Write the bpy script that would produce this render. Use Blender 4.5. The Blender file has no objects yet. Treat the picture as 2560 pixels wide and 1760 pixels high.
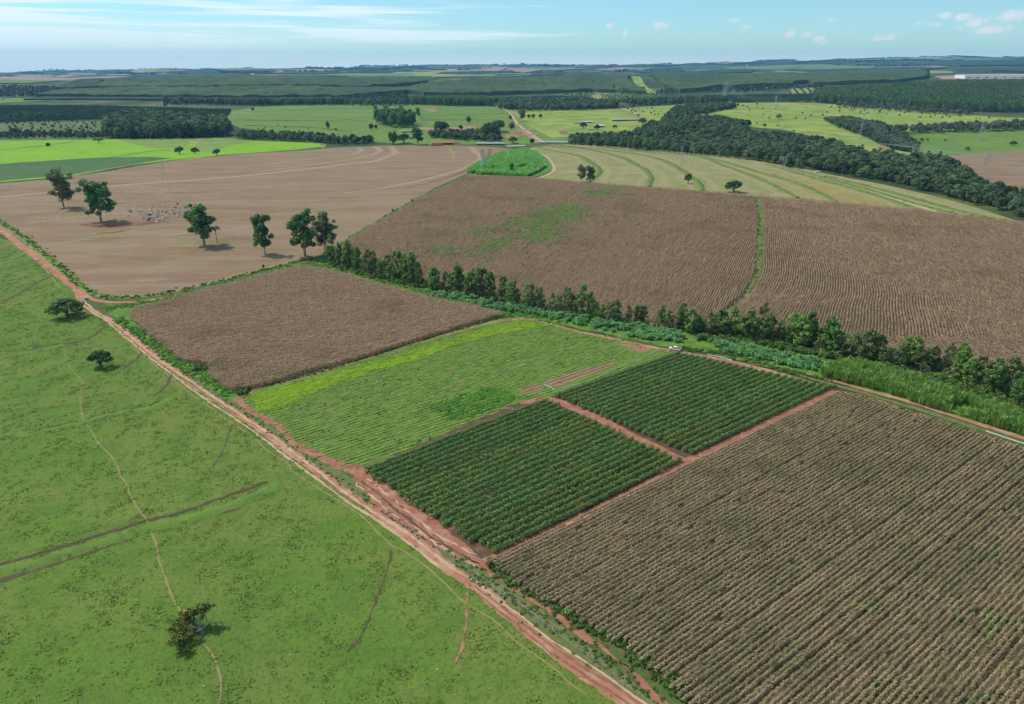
import bpy, math, random
import numpy as np
from mathutils import Vector, Matrix
from mathutils.geometry import delaunay_2d_cdt

S = bpy.context.scene
RNG = np.random.default_rng(11)
random.seed(11)

# ------------------------------------------------------------------ camera
PW, PH, FPX = 2560.0, 1760.0, 1828.0        # photograph size and focal length in its pixels
PITCH = math.radians(21.4)
CAMH = 120.0
cam_d = bpy.data.cameras.new("camera")
cam_d.sensor_width = 36.0
cam_d.lens = FPX / PW * 36.0
cam_d.clip_start = 1.0
cam_d.clip_end = 90000.0
cam = bpy.data.objects.new("camera", cam_d)
cam.location = (0, 0, CAMH)
cam.rotation_euler = (math.pi / 2 - PITCH, 0, 0)
S.collection.objects.link(cam)
S.camera = cam

# ------------------------------------------------------------------ sun, sky, exposure
SUN_EL = math.radians(54)
SUN_AZ = math.radians(-64)                  # clockwise from +Y: the sun stands to the left and a little ahead
sun_d = bpy.data.lights.new("sun", "SUN")
sun_d.energy = 3.4
sun_d.angle = math.radians(2.5)
sun_d.color = (1.0, 0.93, 0.80)
sun = bpy.data.objects.new("sun", sun_d)
sv = Vector((math.cos(SUN_EL) * math.sin(SUN_AZ), math.cos(SUN_EL) * math.cos(SUN_AZ), math.sin(SUN_EL)))
sun.rotation_euler = sv.to_track_quat("Z", "Y").to_euler()
sun.location = (0, 0, 500)
S.collection.objects.link(sun)

S.view_settings.view_transform = "Standard"
S.view_settings.look = "None"
S.view_settings.gamma = 1.0
S.view_settings.exposure = 0.0
S.view_settings.use_curve_mapping = False
S.cycles.use_denoising = True
S.cycles.max_bounces = 5
S.cycles.diffuse_bounces = 2
S.cycles.glossy_bounces = 1
S.cycles.transmission_bounces = 2
S.cycles.volume_bounces = 1
S.cycles.transparent_max_bounces = 4
S.cycles.use_adaptive_sampling = True
S.cycles.adaptive_threshold = 0.02

SKY_STRENGTH = 0.1
world = bpy.data.worlds.new("World")
S.world = world
world.use_nodes = True


def node(nt, kind, **kw):
    n = nt.nodes.new(kind)
    for k, v in kw.items():
        setattr(n, k, v)
    return n


def math_n(nt, op, a, b=None, c=None, clamp=False):
    n = nt.nodes.new("ShaderNodeMath")
    n.operation = op
    n.use_clamp = clamp
    for i, v in enumerate((a, b, c)):
        if v is None:
            continue
        if isinstance(v, (int, float)):
            n.inputs[i].default_value = v
        else:
            nt.links.new(v, n.inputs[i])
    return n.outputs[0]


def sstep(nt, v, lo, hi, to0=0.0, to1=1.0):
    n = nt.nodes.new("ShaderNodeMapRange")
    n.interpolation_type = "SMOOTHSTEP"
    n.inputs["From Min"].default_value = lo
    n.inputs["From Max"].default_value = hi
    n.inputs["To Min"].default_value = to0
    n.inputs["To Max"].default_value = to1
    nt.links.new(v, n.inputs["Value"])
    return n.outputs["Result"]


def mix_n(nt, f, a, b, blend="MIX"):
    n = nt.nodes.new("ShaderNodeMix")
    n.data_type = "RGBA"
    n.blend_type = blend
    for sock, v in ((n.inputs["Factor"], f), (n.inputs["A"], a), (n.inputs["B"], b)):
        pass
    fi = n.inputs[0]
    ai, bi = n.inputs[6], n.inputs[7]
    for sock, v in ((fi, f), (ai, a), (bi, b)):
        if isinstance(v, (int, float)):
            sock.default_value = v
        elif isinstance(v, (tuple, list)):
            sock.default_value = (v[0], v[1], v[2], 1.0)
        else:
            nt.links.new(v, sock)
    return n.outputs[2]


def px_dir(px, py):
    u, v = (px - PW / 2) / FPX, (PH / 2 - py) / FPX
    cp, sp = math.cos(PITCH), math.sin(PITCH)
    return np.array((u, cp + v * sp, -sp + v * cp))


def build_world():
    nt = world.node_tree
    for n in list(nt.nodes):
        nt.nodes.remove(n)
    L = nt.links
    out = node(nt, "ShaderNodeOutputWorld")
    bg = node(nt, "ShaderNodeBackground")
    bg.inputs["Strength"].default_value = SKY_STRENGTH
    L.new(bg.outputs[0], out.inputs["Surface"])
    sky = node(nt, "ShaderNodeTexSky", sky_type="NISHITA", sun_disc=False)
    sky.sun_elevation = SUN_EL
    sky.sun_rotation = SUN_AZ
    sky.altitude = 600
    sky.air_density = 1.0
    sky.dust_density = 0.15
    sky.ozone_density = 0.6
    tc = node(nt, "ShaderNodeTexCoord")
    sep = node(nt, "ShaderNodeSeparateXYZ")
    L.new(tc.outputs["Generated"], sep.inputs[0])
    az = math_n(nt, "ARCTAN2", sep.outputs[0], sep.outputs[1])
    el = math_n(nt, "ARCSINE", sep.outputs[2])
    # a thin tint towards cyan over the whole sky
    base = mix_n(nt, 1.0, sky.outputs[0], SKY_TINT, "MULTIPLY")

    def noise(vec_xyz, scale, detail, rough=0.55, dist=0.0):
        c = node(nt, "ShaderNodeCombineXYZ")
        for i, v in enumerate(vec_xyz):
            if isinstance(v, (int, float)):
                c.inputs[i].default_value = v
            else:
                L.new(v, c.inputs[i])
        n = node(nt, "ShaderNodeTexNoise")
        n.inputs["Scale"].default_value = scale
        n.inputs["Detail"].default_value = detail
        n.inputs["Roughness"].default_value = rough
        n.inputs["Distortion"].default_value = dist
        L.new(c.outputs[0], n.inputs["Vector"])
        return n.outputs[0]

    # cirrus: long level streaks, thickest to the left and thinning to the right
    e2 = math_n(nt, "ADD", math_n(nt, "MULTIPLY", el, 52.0), math_n(nt, "MULTIPLY", az, 0.30))
    ci = noise((math_n(nt, "MULTIPLY", az, 1.7), e2, 3.1), 1.9, 6.0, 0.52, 0.35)
    thin = sstep(nt, az, -0.75, 0.42, 0.13, -0.24)
    ci2 = sstep(nt, math_n(nt, "ADD", ci, thin), 0.44, 0.60)
    low = sstep(nt, el, 0.0, 0.03)
    veil = math_n(nt, "MULTIPLY", math_n(nt, "MULTIPLY", ci2, low), 0.86)
    # pale glow of far air low over the left horizon, thicker cirrostratus
    cs = math_n(nt, "MULTIPLY", sstep(nt, az, 0.1, -0.7), sstep(nt, el, 0.062, 0.012))
    veil = math_n(nt, "MAXIMUM", veil, math_n(nt, "MULTIPLY", cs, 0.85))
    veil = math_n(nt, "MAXIMUM", veil, sstep(nt, el, 0.024, -0.004, 0.0, 0.62))
    col = mix_n(nt, veil, base, CIRRUS)
    # small fair weather cumulus, each at its own bearing
    wob = noise((math_n(nt, "MULTIPLY", az, 60.0), math_n(nt, "MULTIPLY", el, 95.0), 0.0), 1.0, 5.0, 0.62)
    wob = math_n(nt, "SUBTRACT", wob, 0.5)
    total = None
    for (px, py, w, hh, k) in CUMULUS:
        d = px_dir(px, py)
        d = d / np.linalg.norm(d)
        a0, e0 = math.atan2(d[0], d[1]), math.asin(d[2])
        dx = math_n(nt, "MULTIPLY", math_n(nt, "SUBTRACT", az, a0), FPX / (w * 0.5))
        dy = math_n(nt, "MULTIPLY", math_n(nt, "SUBTRACT", el, e0), FPX / (hh * 0.5))
        dy = math_n(nt, "SUBTRACT", dy, math_n(nt, "MULTIPLY", dx, 0.25))
        r = math_n(nt, "SQRT", math_n(nt, "ADD", math_n(nt, "MULTIPLY", dx, dx), math_n(nt, "MULTIPLY", dy, dy)))
        r = math_n(nt, "SUBTRACT", r, math_n(nt, "MULTIPLY", wob, 3.4))
        m = sstep(nt, r, 1.15, 0.1, 0.0, k)
        total = m if total is None else math_n(nt, "MAXIMUM", total, m)
    col = mix_n(nt, total, col, CUMULUS_COL)
    L.new(col, bg.inputs["Color"])


# sky colours are divided by the strength later in the Background node
SKY_TINT = (0.79, 1.16, 1.35)
CIRRUS = (9.6, 11.0, 11.5)
CUMULUS_COL = (9.0, 9.1, 9.3)
CUMULUS = [
    (1640, 66, 44, 20, 0.85), (1527, 64, 26, 14, 0.7), (1563, 82, 10, 16, 0.6),
    (1973, 86, 24, 22, 0.8), (2020, 88, 34, 14, 0.6), (2046, 96, 36, 16, 0.75), (2062, 107, 22, 12, 0.6),
    (2212, 96, 56, 16, 0.8), (2364, 38, 36, 16, 0.65), (2403, 43, 34, 18, 0.75), (2434, 60, 46, 20, 0.75),
    (2342, 60, 44, 12, 0.55), (2478, 73, 60, 26, 0.8), (2523, 69, 20, 16, 0.5), (2530, 38, 80, 22, 0.7),
    (1840, 49, 36, 12, 0.5), (1868, 70, 36, 12, 0.5), (2075, 49, 44, 10, 0.45), (2296, 58, 20, 12, 0.5),
    (1828, 131, 30, 9, 0.6), (1860, 135, 26, 10, 0.6), (1568, 140, 20, 12, 0.5), (1196, 136, 20, 8, 0.5),
    (1224, 149, 20, 9, 0.5), (1293, 149, 24, 10, 0.55), (1272, 152, 18, 8, 0.5), (975, 116, 22, 10, 0.5),
    (756, 150, 36, 11, 0.6), (836, 151, 22, 11, 0.55), (575, 149, 46, 13, 0.7), (450, 143, 30, 12, 0.65),
    (883, 152, 18, 9, 0.5), (907, 152, 18, 9, 0.5), (1180, 149, 16, 8, 0.4), (1616, 143, 12, 7, 0.4),
]
build_world()

# ------------------------------------------------------------------ terrain
KY = np.array([1000, 1300, 1700, 2100, 2450, 2900, 3500, 4300, 6000, 8500, 12000, 16000, 30000], float)
KL = np.array([0, -10, -13, -10, -4, -5, 12, 45, 10, 5, -25, -35, -35], float)
KC = np.array([0, -13, -4, 4, 8, -8, 18, 54, 15, 45, 75, 95, 95], float)
KR = np.array([0, -14, 0, 10, 22, 38, 58, 78, 55, 130, 225, 290, 290], float)


def _prof(y, K):
    i = np.clip(np.searchsorted(KY, y) - 1, 0, len(KY) - 2)
    t = np.clip((y - KY[i]) / (KY[i + 1] - KY[i]), 0, 1)
    t = t * t * (3 - 2 * t)
    return K[i] * (1 - t) + K[i + 1] * t


def height(x, y):
    """Ground height: level farmland near by, then a stream valley and rolling hills."""
    x = np.asarray(x, float); y = np.asarray(y, float)
    yy = np.clip(y, 1000, 30000)
    a = np.clip(x / np.maximum(yy, 1.0), -0.75, 0.75) / 0.75
    wl, wr = np.clip(-a, 0, 1), np.clip(a, 0, 1)
    wl = wl * wl * (3 - 2 * wl); wr = wr * wr * (3 - 2 * wr)
    z = _prof(yy, KC) * (1 - wl - wr) + _prof(yy, KL) * wl + _prof(yy, KR) * wr
    amp = np.clip((yy - 1150) / 2600, 0, 1); amp = amp * amp * (3 - 2 * amp)
    amp = amp * (1.0 + 0.0010 * yy)
    n = (np.sin(x / 331 + 1.3) * np.cos(y / 407 + .4) + 0.8 * np.sin(x / 613 - y / 790 + 2.1)
         + 0.9 * np.sin(x / 1190 + y / 1530 + 4.0) + 0.35 * np.sin(x / 173 + y / 260))
    return z + amp * n


_T = np.concatenate([np.linspace(0, 1, 1)[:0], 900 * (1.0025 ** np.arange(0, 1450))])


def P(px, py):
    """The point of the ground that stands under a pixel of the photograph (x, y)."""
    d = px_dir(px, py)
    if d[2] < 0:
        t = CAMH / -d[2]
        if d[1] * t < 1000:
            return (d[0] * t, d[1] * t)
    ys = _T[_T < 26000]
    t = ys / d[1]
    z = CAMH + d[2] * t
    hz = height(d[0] * t, ys)
    below = np.nonzero(z < hz)[0]
    if len(below) == 0:
        k = len(ys) - 1
    else:
        k = max(below[0], 1)
        lo, hi = t[k - 1], t[k]
        for _ in range(20):
            m = .5 * (lo + hi)
            if CAMH + d[2] * m < height(d[0] * m, d[1] * m):
                hi = m
            else:
                lo = m
        return (d[0] * hi, d[1] * hi)
    return (d[0] * t[k], d[1] * t[k])


def PP(pts):
    return [P(*p) for p in pts]


def H1(x, y):
    return float(height(x, y))


# ------------------------------------------------------------------ object helpers
COL = S.collection


def tag(o, label=None, cat=None, group=None, kind=None):
    if label: o["label"] = label
    if cat: o["category"] = cat
    if group: o["group"] = group
    if kind: o["kind"] = kind
    return o


def make_mesh(name, V, F, mats, mi=None, smooth=False):
    me = bpy.data.meshes.new(name)
    V = np.asarray(V, np.float32).reshape(-1, 3)
    if isinstance(F, np.ndarray):
        n, k = F.shape
        me.vertices.add(len(V)); me.vertices.foreach_set("co", V.ravel())
        me.loops.add(n * k); me.loops.foreach_set("vertex_index", F.astype(np.int32).ravel())
        me.polygons.add(n)
        me.polygons.foreach_set("loop_start", np.arange(0, n * k, k, dtype=np.int32))
    else:
        me.from_pydata(V.tolist(), [], [list(f) for f in F])
    for m in (mats if isinstance(mats, (list, tuple)) else [mats]):
        me.materials.append(m)
    if mi is not None:
        me.polygons.foreach_set("material_index", np.asarray(mi, np.int32))
    if smooth:
        me.polygons.foreach_set("use_smooth", np.ones(len(me.polygons), bool))
    me.update(calc_edges=True)
    me.validate()
    return me


def link(name, me, parent=None, loc=(0, 0, 0), rz=0.0, sc=None):
    o = bpy.data.objects.new(name, me)
    COL.objects.link(o)
    o.location = loc
    o.rotation_euler = (0, 0, rz)
    if sc is not None:
        o.scale = (sc, sc, sc) if isinstance(sc, (int, float)) else sc
    if parent is not None:
        o.parent = parent
    return o


def empty(name, loc, rz=0.0, sc=None):
    o = link(name, None, None, loc, rz, sc)
    o.empty_display_size = 1.0
    return o


# ------------------------------------------------------------------ materials
def new_mat(name):
    m = bpy.data.materials.new(name)
    m.use_nodes = True
    nt = m.node_tree
    b = nt.nodes["Principled BSDF"]
    b.inputs["Roughness"].default_value = 0.9
    b.inputs["Specular IOR Level"].default_value = 0.12
    return m, nt, b


def coords(nt, angle=0.0, stretch=(1, 1, 1)):
    g = node(nt, "ShaderNodeNewGeometry")
    mp = node(nt, "ShaderNodeMapping", vector_type="TEXTURE")
    mp.inputs["Rotation"].default_value = (0, 0, angle)
    mp.inputs["Scale"].default_value = stretch
    nt.links.new(g.outputs["Position"], mp.inputs["Vector"])
    return mp.outputs[0]


def tex_noise(nt, vec, size, detail=4.0, rough=0.55, dist=0.0):
    n = node(nt, "ShaderNodeTexNoise")
    n.inputs["Scale"].default_value = 1.0 / size
    n.inputs["Detail"].default_value = detail
    n.inputs["Roughness"].default_value = rough
    n.inputs["Distortion"].default_value = dist
    nt.links.new(vec, n.inputs["Vector"])
    return n.outputs[0]


def ground_mat(name, base, layers, bump=None, rough=0.92):
    """base colour, then layers of (colour, patch size in m, low, high, amount[, angle, stretch]) laid over it by noise."""
    m, nt, b = new_mat(name)
    col = base
    for ly in layers:
        c, size, lo, hi, amt = ly[:5]
        ang = ly[5] if len(ly) > 5 else 0.0
        st = ly[6] if len(ly) > 6 else (1, 1, 1)
        f = sstep(nt, tex_noise(nt, coords(nt, ang, st), size), lo, hi, 0.0, amt)
        col = mix_n(nt, f, col, c)
    nt.links.new(col, b.inputs["Base Color"]) if not isinstance(col, tuple) else b.inputs["Base Color"].__setattr__("default_value", (*col, 1))
    b.inputs["Roughness"].default_value = rough
    if bump:
        size, dist = bump[:2]
        ang = bump[2] if len(bump) > 2 else 0.0
        st = bump[3] if len(bump) > 3 else (1, 1, 1)
        n = tex_noise(nt, coords(nt, ang, st), size, 5.0, 0.65)
        bp = node(nt, "ShaderNodeBump")
        bp.inputs["Distance"].default_value = dist
        bp.inputs["Strength"].default_value = 1.0
        nt.links.new(n, bp.inputs["Height"])
        nt.links.new(bp.outputs[0], b.inputs["Normal"])
    return m


def leaf_mat(name, c0, c1, c2=None, world_size=30.0, trans=0.36, inst=0.25, wcol=None, wlo=.5, whi=.7, wamt=.8, gain=1.85):
    """leaf colours vary leaf by leaf (c0 to c1, some c2), a little plant by plant, and by place (wcol)."""
    m, nt, b = new_mat(name)
    c0, c1, c2, wcol = [None if c is None else tuple(min(.62, v * gain) for v in c) for c in (c0, c1, c2, wcol)]
    g = node(nt, "ShaderNodeNewGeometry")
    oi = node(nt, "ShaderNodeObjectInfo")
    r = g.outputs["Random Per Island"]
    col = mix_n(nt, r, c0, c1)
    if c2 is not None:
        r2 = math_n(nt, "FRACT", math_n(nt, "MULTIPLY", r, 17.31))
        col = mix_n(nt, sstep(nt, r2, 0.78, 0.9, 0, 0.85), col, c2)
    if wcol is not None:
        f = sstep(nt, tex_noise(nt, coords(nt), world_size), wlo, whi, 0, wamt)
        col = mix_n(nt, f, col, wcol)
    if inst:
        v = math_n(nt, "MULTIPLY_ADD", oi.outputs["Random"], 2 * inst, 1.0 - inst)
        hsv = node(nt, "ShaderNodeHueSaturation")
        nt.links.new(col, hsv.inputs["Color"])
        nt.links.new(v, hsv.inputs["Value"])
        nt.links.new(math_n(nt, "MULTIPLY_ADD", math_n(nt, "FRACT", math_n(nt, "MULTIPLY", oi.outputs["Random"], 7.7)), 0.03, 0.485), hsv.inputs["Hue"])
        col = hsv.outputs[0]
    nt.links.new(col, b.inputs["Base Color"])
    b.inputs["Roughness"].default_value = 0.65
    b.inputs["Specular IOR Level"].default_value = 0.22
    if trans:
        out = nt.nodes["Material Output"]
        t = node(nt, "ShaderNodeBsdfTranslucent")
        nt.links.new(col, t.inputs["Color"])
        mx = node(nt, "ShaderNodeMixShader")
        mx.inputs[0].default_value = trans
        nt.links.new(b.outputs[0], mx.inputs[1])
        nt.links.new(t.outputs[0], mx.inputs[2])
        nt.links.new(mx.outputs[0], out.inputs["Surface"])
    return m


def plain_mat(name, c, rough=0.6, metal=0.0, vary=0.0, size=2.0, spec=0.3):
    m, nt, b = new_mat(name)
    if vary:
        f = sstep(nt, tex_noise(nt, coords(nt), size), .35, .7)
        nt.links.new(mix_n(nt, f, c, tuple(v * (1 - vary) for v in c)), b.inputs["Base Color"])
    else:
        b.inputs["Base Color"].default_value = (*c, 1)
    b.inputs["Roughness"].default_value = rough
    b.inputs["Metallic"].default_value = metal
    b.inputs["Specular IOR Level"].default_value = spec
    return m


# direction of the crop rows in the near fields (parallel to the orchard)
_a, _b = P(1225, 1400), P(2085, 985)
ROW = math.atan2(_b[1] - _a[1], _b[0] - _a[0])
RD = np.array((math.cos(ROW), math.sin(ROW)))
RN = np.array((-RD[1], RD[0]))

M = {}
M["ground"] = ground_mat("country_ground", (.070, .105, .030), [((.11, .15, .040), 300, .45, .6, .7), ((.20, .15, .10), 900, .54, .62, .8), ((.036, .058, .026), 260, .46, .58, .85), ((.03, .05, .02), 90, .52, .66, .7)])
M["pasture"] = ground_mat("pasture_grass", (.113, .200, .028), [((.155, .200, .042), 75, .46, .60, .75), ((.095, .165, .030), 48, .50, .66, .6), ((.17, .185, .06), 33, .56, .70, .5), 
    ((.155, .200, .042), 28, .42, .62, .8), ((.088, .165, .026), 11, .45, .65, .7),
    ((.088, .145, .028), 2.2, .50, .66, .7), ((.19, .17, .07), 5, .58, .74, .45), ((.068, .11, .024), .9, .52, .64, .65)], bump=(1.3, .35))
M["verge"] = ground_mat("verge_grass", (.13, .16, .05), [((.21, .18, .10), 5, .45, .62, .7), ((.08, .13, .03), 2.5, .5, .62, .8), ((.30, .17, .11), 9, .6, .72, .6)], bump=(.9, .25))
M["bund"] = ground_mat("bund_grass", (.124, .210, .034), [((.095, .16, .04), 5, .45, .62, .8), ((.15, .22, .055), 3, .5, .65, .7)], bump=(1.2, .3))
M["vergedk"] = ground_mat("weedy_ground", (.085, .125, .035), [((.16, .145, .06), 4, .48, .64, .8), ((.05, .085, .024), 1.8, .5, .65, .8), ((.27, .15, .09), 7, .58, .70, .7)], bump=(.8, .3))
M["lush"] = ground_mat("lush_grass", (.105, .20, .038), [((.15, .27, .040), 6, .45, .6, .8), ((.06, .13, .03), 2.5, .5, .65, .8)], bump=(1.2, .4))
M["red"] = ground_mat("red_dirt", (.30, .125, .082), [((.40, .20, .14), 4, .42, .62, .8), ((.23, .085, .055), 1.6, .52, .68, .7), ((.46, .28, .20), 10, .58, .72, .6)], bump=(.8, .18))
M["road"] = ground_mat("dirt_road", (.36, .170, .105), [((.46, .285, .19), 9, .46, .64, .7), ((.25, .10, .065), 3, .55, .7, .6)], bump=(.7, .12))
M["reddark"] = ground_mat("red_rut", (.25, .105, .066), [((.33, .16, .105), 2, .45, .62, .8)], bump=(.5, .08))
M["rut"] = ground_mat("pale_rut", (.50, .35, .225), [((.42, .24, .165), 5, .45, .65, .9)], bump=(.5, .06))
M["pathm"] = ground_mat("trodden_path", (.255, .215, .090), [((.26, .21, .11), 4, .45, .6, .7)], bump=(.4, .06))
M["ditch"] = ground_mat("bare_bank", (.11, .085, .05), [((.07, .085, .035), 2.2, .5, .65, .8), ((.2, .13, .095), 4, .55, .7, .6)], bump=(.7, .4))
M["stubble"] = ground_mat("stubble", (.230, .152, .088), [((.20, .125, .07), 2.6, .46, .62, .55, .12, (16, 1, 1)), ((.295, .215, .132), 4.5, .50, .64, .6, .10, (14, 1, 1)), 
    ((.275, .20, .128), 22, .40, .62, .8, .10, (5, 1, 1)), ((.19, .120, .078), 18, .5, .68, .75, .06, (4, 1, 1)),
    ((.225, .19, .085), 30, .52, .68, .7, .0, (3, 1, 1)), ((.27, .145, .095), 60, .56, .7, .6), ((.36, .29, .18), 3, .55, .7, .5, .1, (7, 1, 1)), ((.15, .11, .07), 1.4, .55, .7, .5)], bump=(1.0, .15))
M["stpale"] = ground_mat("pale_stubble", (.34, .255, .160), [((.230, .152, .088), 5, .46, .68, .7)], bump=(1.0, .1))
M["stgrass"] = ground_mat("grassy_stubble", (.25, .245, .075), [((.230, .152, .088), 5, .48, .66, .8), ((.16, .19, .06), 3, .52, .68, .6)], bump=(1.0, .15))
M["stred"] = ground_mat("bare_stubble", (.19, .085, .052), [((.230, .152, .088), 7, .48, .68, .8), ((.26, .13, .085), 4, .5, .7, .5)], bump=(1.0, .1))
M["contour"] = ground_mat("contour_bank", (.105, .125, .045), [((.22, .14, .085), 25, .5, .66, .7)])
M["cornsoil"] = ground_mat("corn_soil", (.150, .125, .070), [((.055, .075, .028), 5, .45, .6, .8), ((.13, .09, .06), 2, .5, .7, .6)])
M["cornsoil2"] = ground_mat("corn_litter", (.140, .098, .060), [((.12, .105, .05), 14, .45, .6, .7), ((.20, .14, .095), 3, .5, .7, .7), ((.10, .12, .045), 40, .56, .7, .5)])
M["plot"] = ground_mat("plot_soil", (.135, .195, .042), [((.23, .165, .085), 9, .56, .72, .5), ((.12, .19, .040), 6, .48, .62, .8), ((.08, .10, .035), 1.6, .5, .66, .6, ROW, (5, 1, 1))], bump=(.8, .2))
M["yellowcrop"] = ground_mat("yellow_crop_ground", (.19, .28, .032), [((.16, .23, .035), 1.8, .48, .64, .8, ROW, (6, 1, 1)), ((.31, .39, .03), 5, .5, .66, .7)], bump=(.8, .2))
M["orchsoil"] = ground_mat("orchard_soil", (.105, .065, .042), [((.12, .10, .05), 3, .50, .66, .45), ((.27, .14, .09), 5, .55, .7, .7)])  # base darkened: shade in the gaps between rows is painted into the soil
M["bright"] = ground_mat("bright_crop", (.18, .37, .014), [((.22, .38, .028), 60, .4, .6, .9), ((.13, .27, .03), 22, .52, .68, .7), ((.11, .24, .02), 5, .55, .7, .5)], bump=(2, .3))
M["brightdull"] = ground_mat("dull_crop", (.17, .25, .060), [((.21, .29, .07), 40, .4, .6, .8), ((.13, .22, .05), 9, .5, .7, .6)], bump=(2, .3))
M["darkcrop"] = ground_mat("dark_crop", (.065, .13, .045), [((.085, .15, .05), 30, .4, .6, .8), ((.05, .10, .035), 5, .5, .7, .6)], bump=(2, .3))
M["terrace"] = ground_mat("terrace_stubble", (.235, .235, .088), [((.33, .27, .15), 34, .45, .62, .8), ((.18, .21, .07), 25, .5, .65, .7), ((.38, .31, .2), 8, .58, .72, .5), ((.19, .2, .08), 2.5, .52, .68, .5)], bump=(1.2, .2))
M["terrdry"] = ground_mat("terrace_ripe", (.27, .225, .08), [((.33, .26, .10), 18, .45, .62, .8), ((.18, .2, .06), 7, .5, .65, .7)], bump=(1.2, .25))
M["bank"] = ground_mat("bank_grass", (.120, .185, .042), [((.19, .21, .07), 9, .46, .64, .7), ((.08, .14, .03), 4, .5, .66, .7)], bump=(1.2, .4))
M["softdry"] = ground_mat("straw_band", (.30, .265, .13), [((.235, .235, .088), 7, .44, .64, .9)])
M["bedsoil"] = ground_mat("bed_soil", (.30, .165, .105), [((.16, .185, .055), 2.2, .46, .62, .75), ((.36, .22, .15), 5, .5, .66, .6)], bump=(.8, .2))
M["pale"] = ground_mat("pale_dust", (.46, .35, .23), [((.38, .30, .18), 7, .4, .6, .8)])
M["farpasture"] = ground_mat("hill_pasture", (.120, .215, .036), [((.16, .24, .045), 90, .42, .6, .9), ((.095, .165, .04), 45, .5, .65, .7), ((.19, .165, .075), 70, .58, .7, .6), ((.075, .13, .035), 10, .55, .7, .5)])
M["sunpasture"] = ground_mat("sunlit_pasture", (.215, .285, .055), [((.30, .335, .075), 110, .42, .6, .9), ((.13, .22, .045), 60, .5, .65, .8), ((.24, .2, .10), 60, .6, .72, .6), ((.10, .15, .045), 9, .57, .7, .5)])  # lighter greens paint sunlight into the grass colour of the slope
M["scrubland"] = ground_mat("scrub_ground", (.105, .135, .05), [((.17, .19, .07), 60, .45, .6, .8), ((.06, .08, .035), 20, .5, .65, .8)])
M["rowcrop"] = ground_mat("young_grove_ground", (.20, .26, .085), [((.24, .27, .11), 50, .45, .6, .7)])
M["darkgrove"] = ground_mat("grove_ground", (.045, .075, .028), [((.07, .11, .035), 20, .5, .65, .7)])
M["canopy"] = ground_mat("plantation_canopy", (.050, .085, .030), [((.072, .112, .034), 260, .42, .6, .9), ((.035, .06, .028), 24, .5, .68, .8), ((.085, .12, .05), 13, .56, .72, .6)])
M["canopydk"] = ground_mat("wood_canopy", (.044, .074, .032), [((.045, .07, .03), 60, .42, .6, .9), ((.02, .036, .018), 16, .5, .68, .8)])
M["farsoil"] = ground_mat("far_field", (.30, .205, .15), [((.36, .26, .19), 300, .4, .6, .8), ((.23, .2, .11), 200, .55, .7, .6)])
M["farcrop"] = ground_mat("far_crop", (.12, .19, .06), [((.16, .22, .08), 300, .4, .6, .8)])
M["pinkdirt"] = ground_mat("terrace_dirt", (.33, .185, .13), [((.41, .26, .19), 14, .45, .65, .7), ((.17, .16, .07), 12, .55, .7, .6)])


# ------------------------------------------------------------------ ground sheets
def lift(layer, y):
    return layer * (0.02 + np.clip(np.asarray(y, float) - 950, 0, None) * 3.2e-4)


def subdivide(poly, seg, jit, closed=True):
    out = []
    n = len(poly)
    for i in range(n if closed else n - 1):
        a, b = np.array(poly[i]), np.array(poly[(i + 1) % n])
        L = np.linalg.norm(b - a)
        s = seg if seg else max(1.5, 0.004 * (abs(a[1]) + abs(b[1])) / 2 * 2)
        k = max(1, int(L / s))
        k = min(k, 220)
        nrm = np.array((-(b - a)[1], (b - a)[0])) / max(L, 1e-6)
        for j in range(k):
            p = a + (b - a) * (j / k)
            if jit and j:
                p = p + nrm * RNG.normal(0, jit)
            out.append(tuple(p))
    if not closed:
        out.append(tuple(poly[-1]))
    return out


def in_poly(x, y, poly):
    x = np.asarray(x); y = np.asarray(y)
    c = np.zeros(x.shape, bool)
    j = len(poly) - 1
    for i in range(len(poly)):
        xi, yi = poly[i]; xj, yj = poly[j]
        with np.errstate(divide="ignore", invalid="ignore"):
            c ^= ((yi > y) != (yj > y)) & (x < (xj - xi) * (y - yi) / (yj - yi + 1e-12) + xi)
        j = i
    return c


def sample_poly(poly, n):
    P_ = np.array(poly)
    lo, hi = P_.min(0), P_.max(0)
    out = []
    tot = 0
    while tot < n:
        q = RNG.uniform(lo, hi, (max(n * 2, 64), 2))
        q = q[in_poly(q[:, 0], q[:, 1], poly)]
        out.append(q); tot += len(q)
        if tot == 0 and len(out) > 50:
            break
    return np.concatenate(out)[:n]


def grid_poly(poly, step, jit=0.35):
    P_ = np.array(poly)
    lo, hi = P_.min(0), P_.max(0)
    gx, gy = np.meshgrid(np.arange(lo[0], hi[0], step), np.arange(lo[1], hi[1], step))
    q = np.stack([gx.ravel(), gy.ravel()], 1)
    q = q + RNG.uniform(-jit, jit, q.shape) * step
    return q[in_poly(q[:, 0], q[:, 1], poly)]


def area(poly):
    p = np.array(poly)
    return abs(np.sum(p[:, 0] * np.roll(p[:, 1], -1) - p[:, 1] * np.roll(p[:, 0], -1))) / 2


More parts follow.
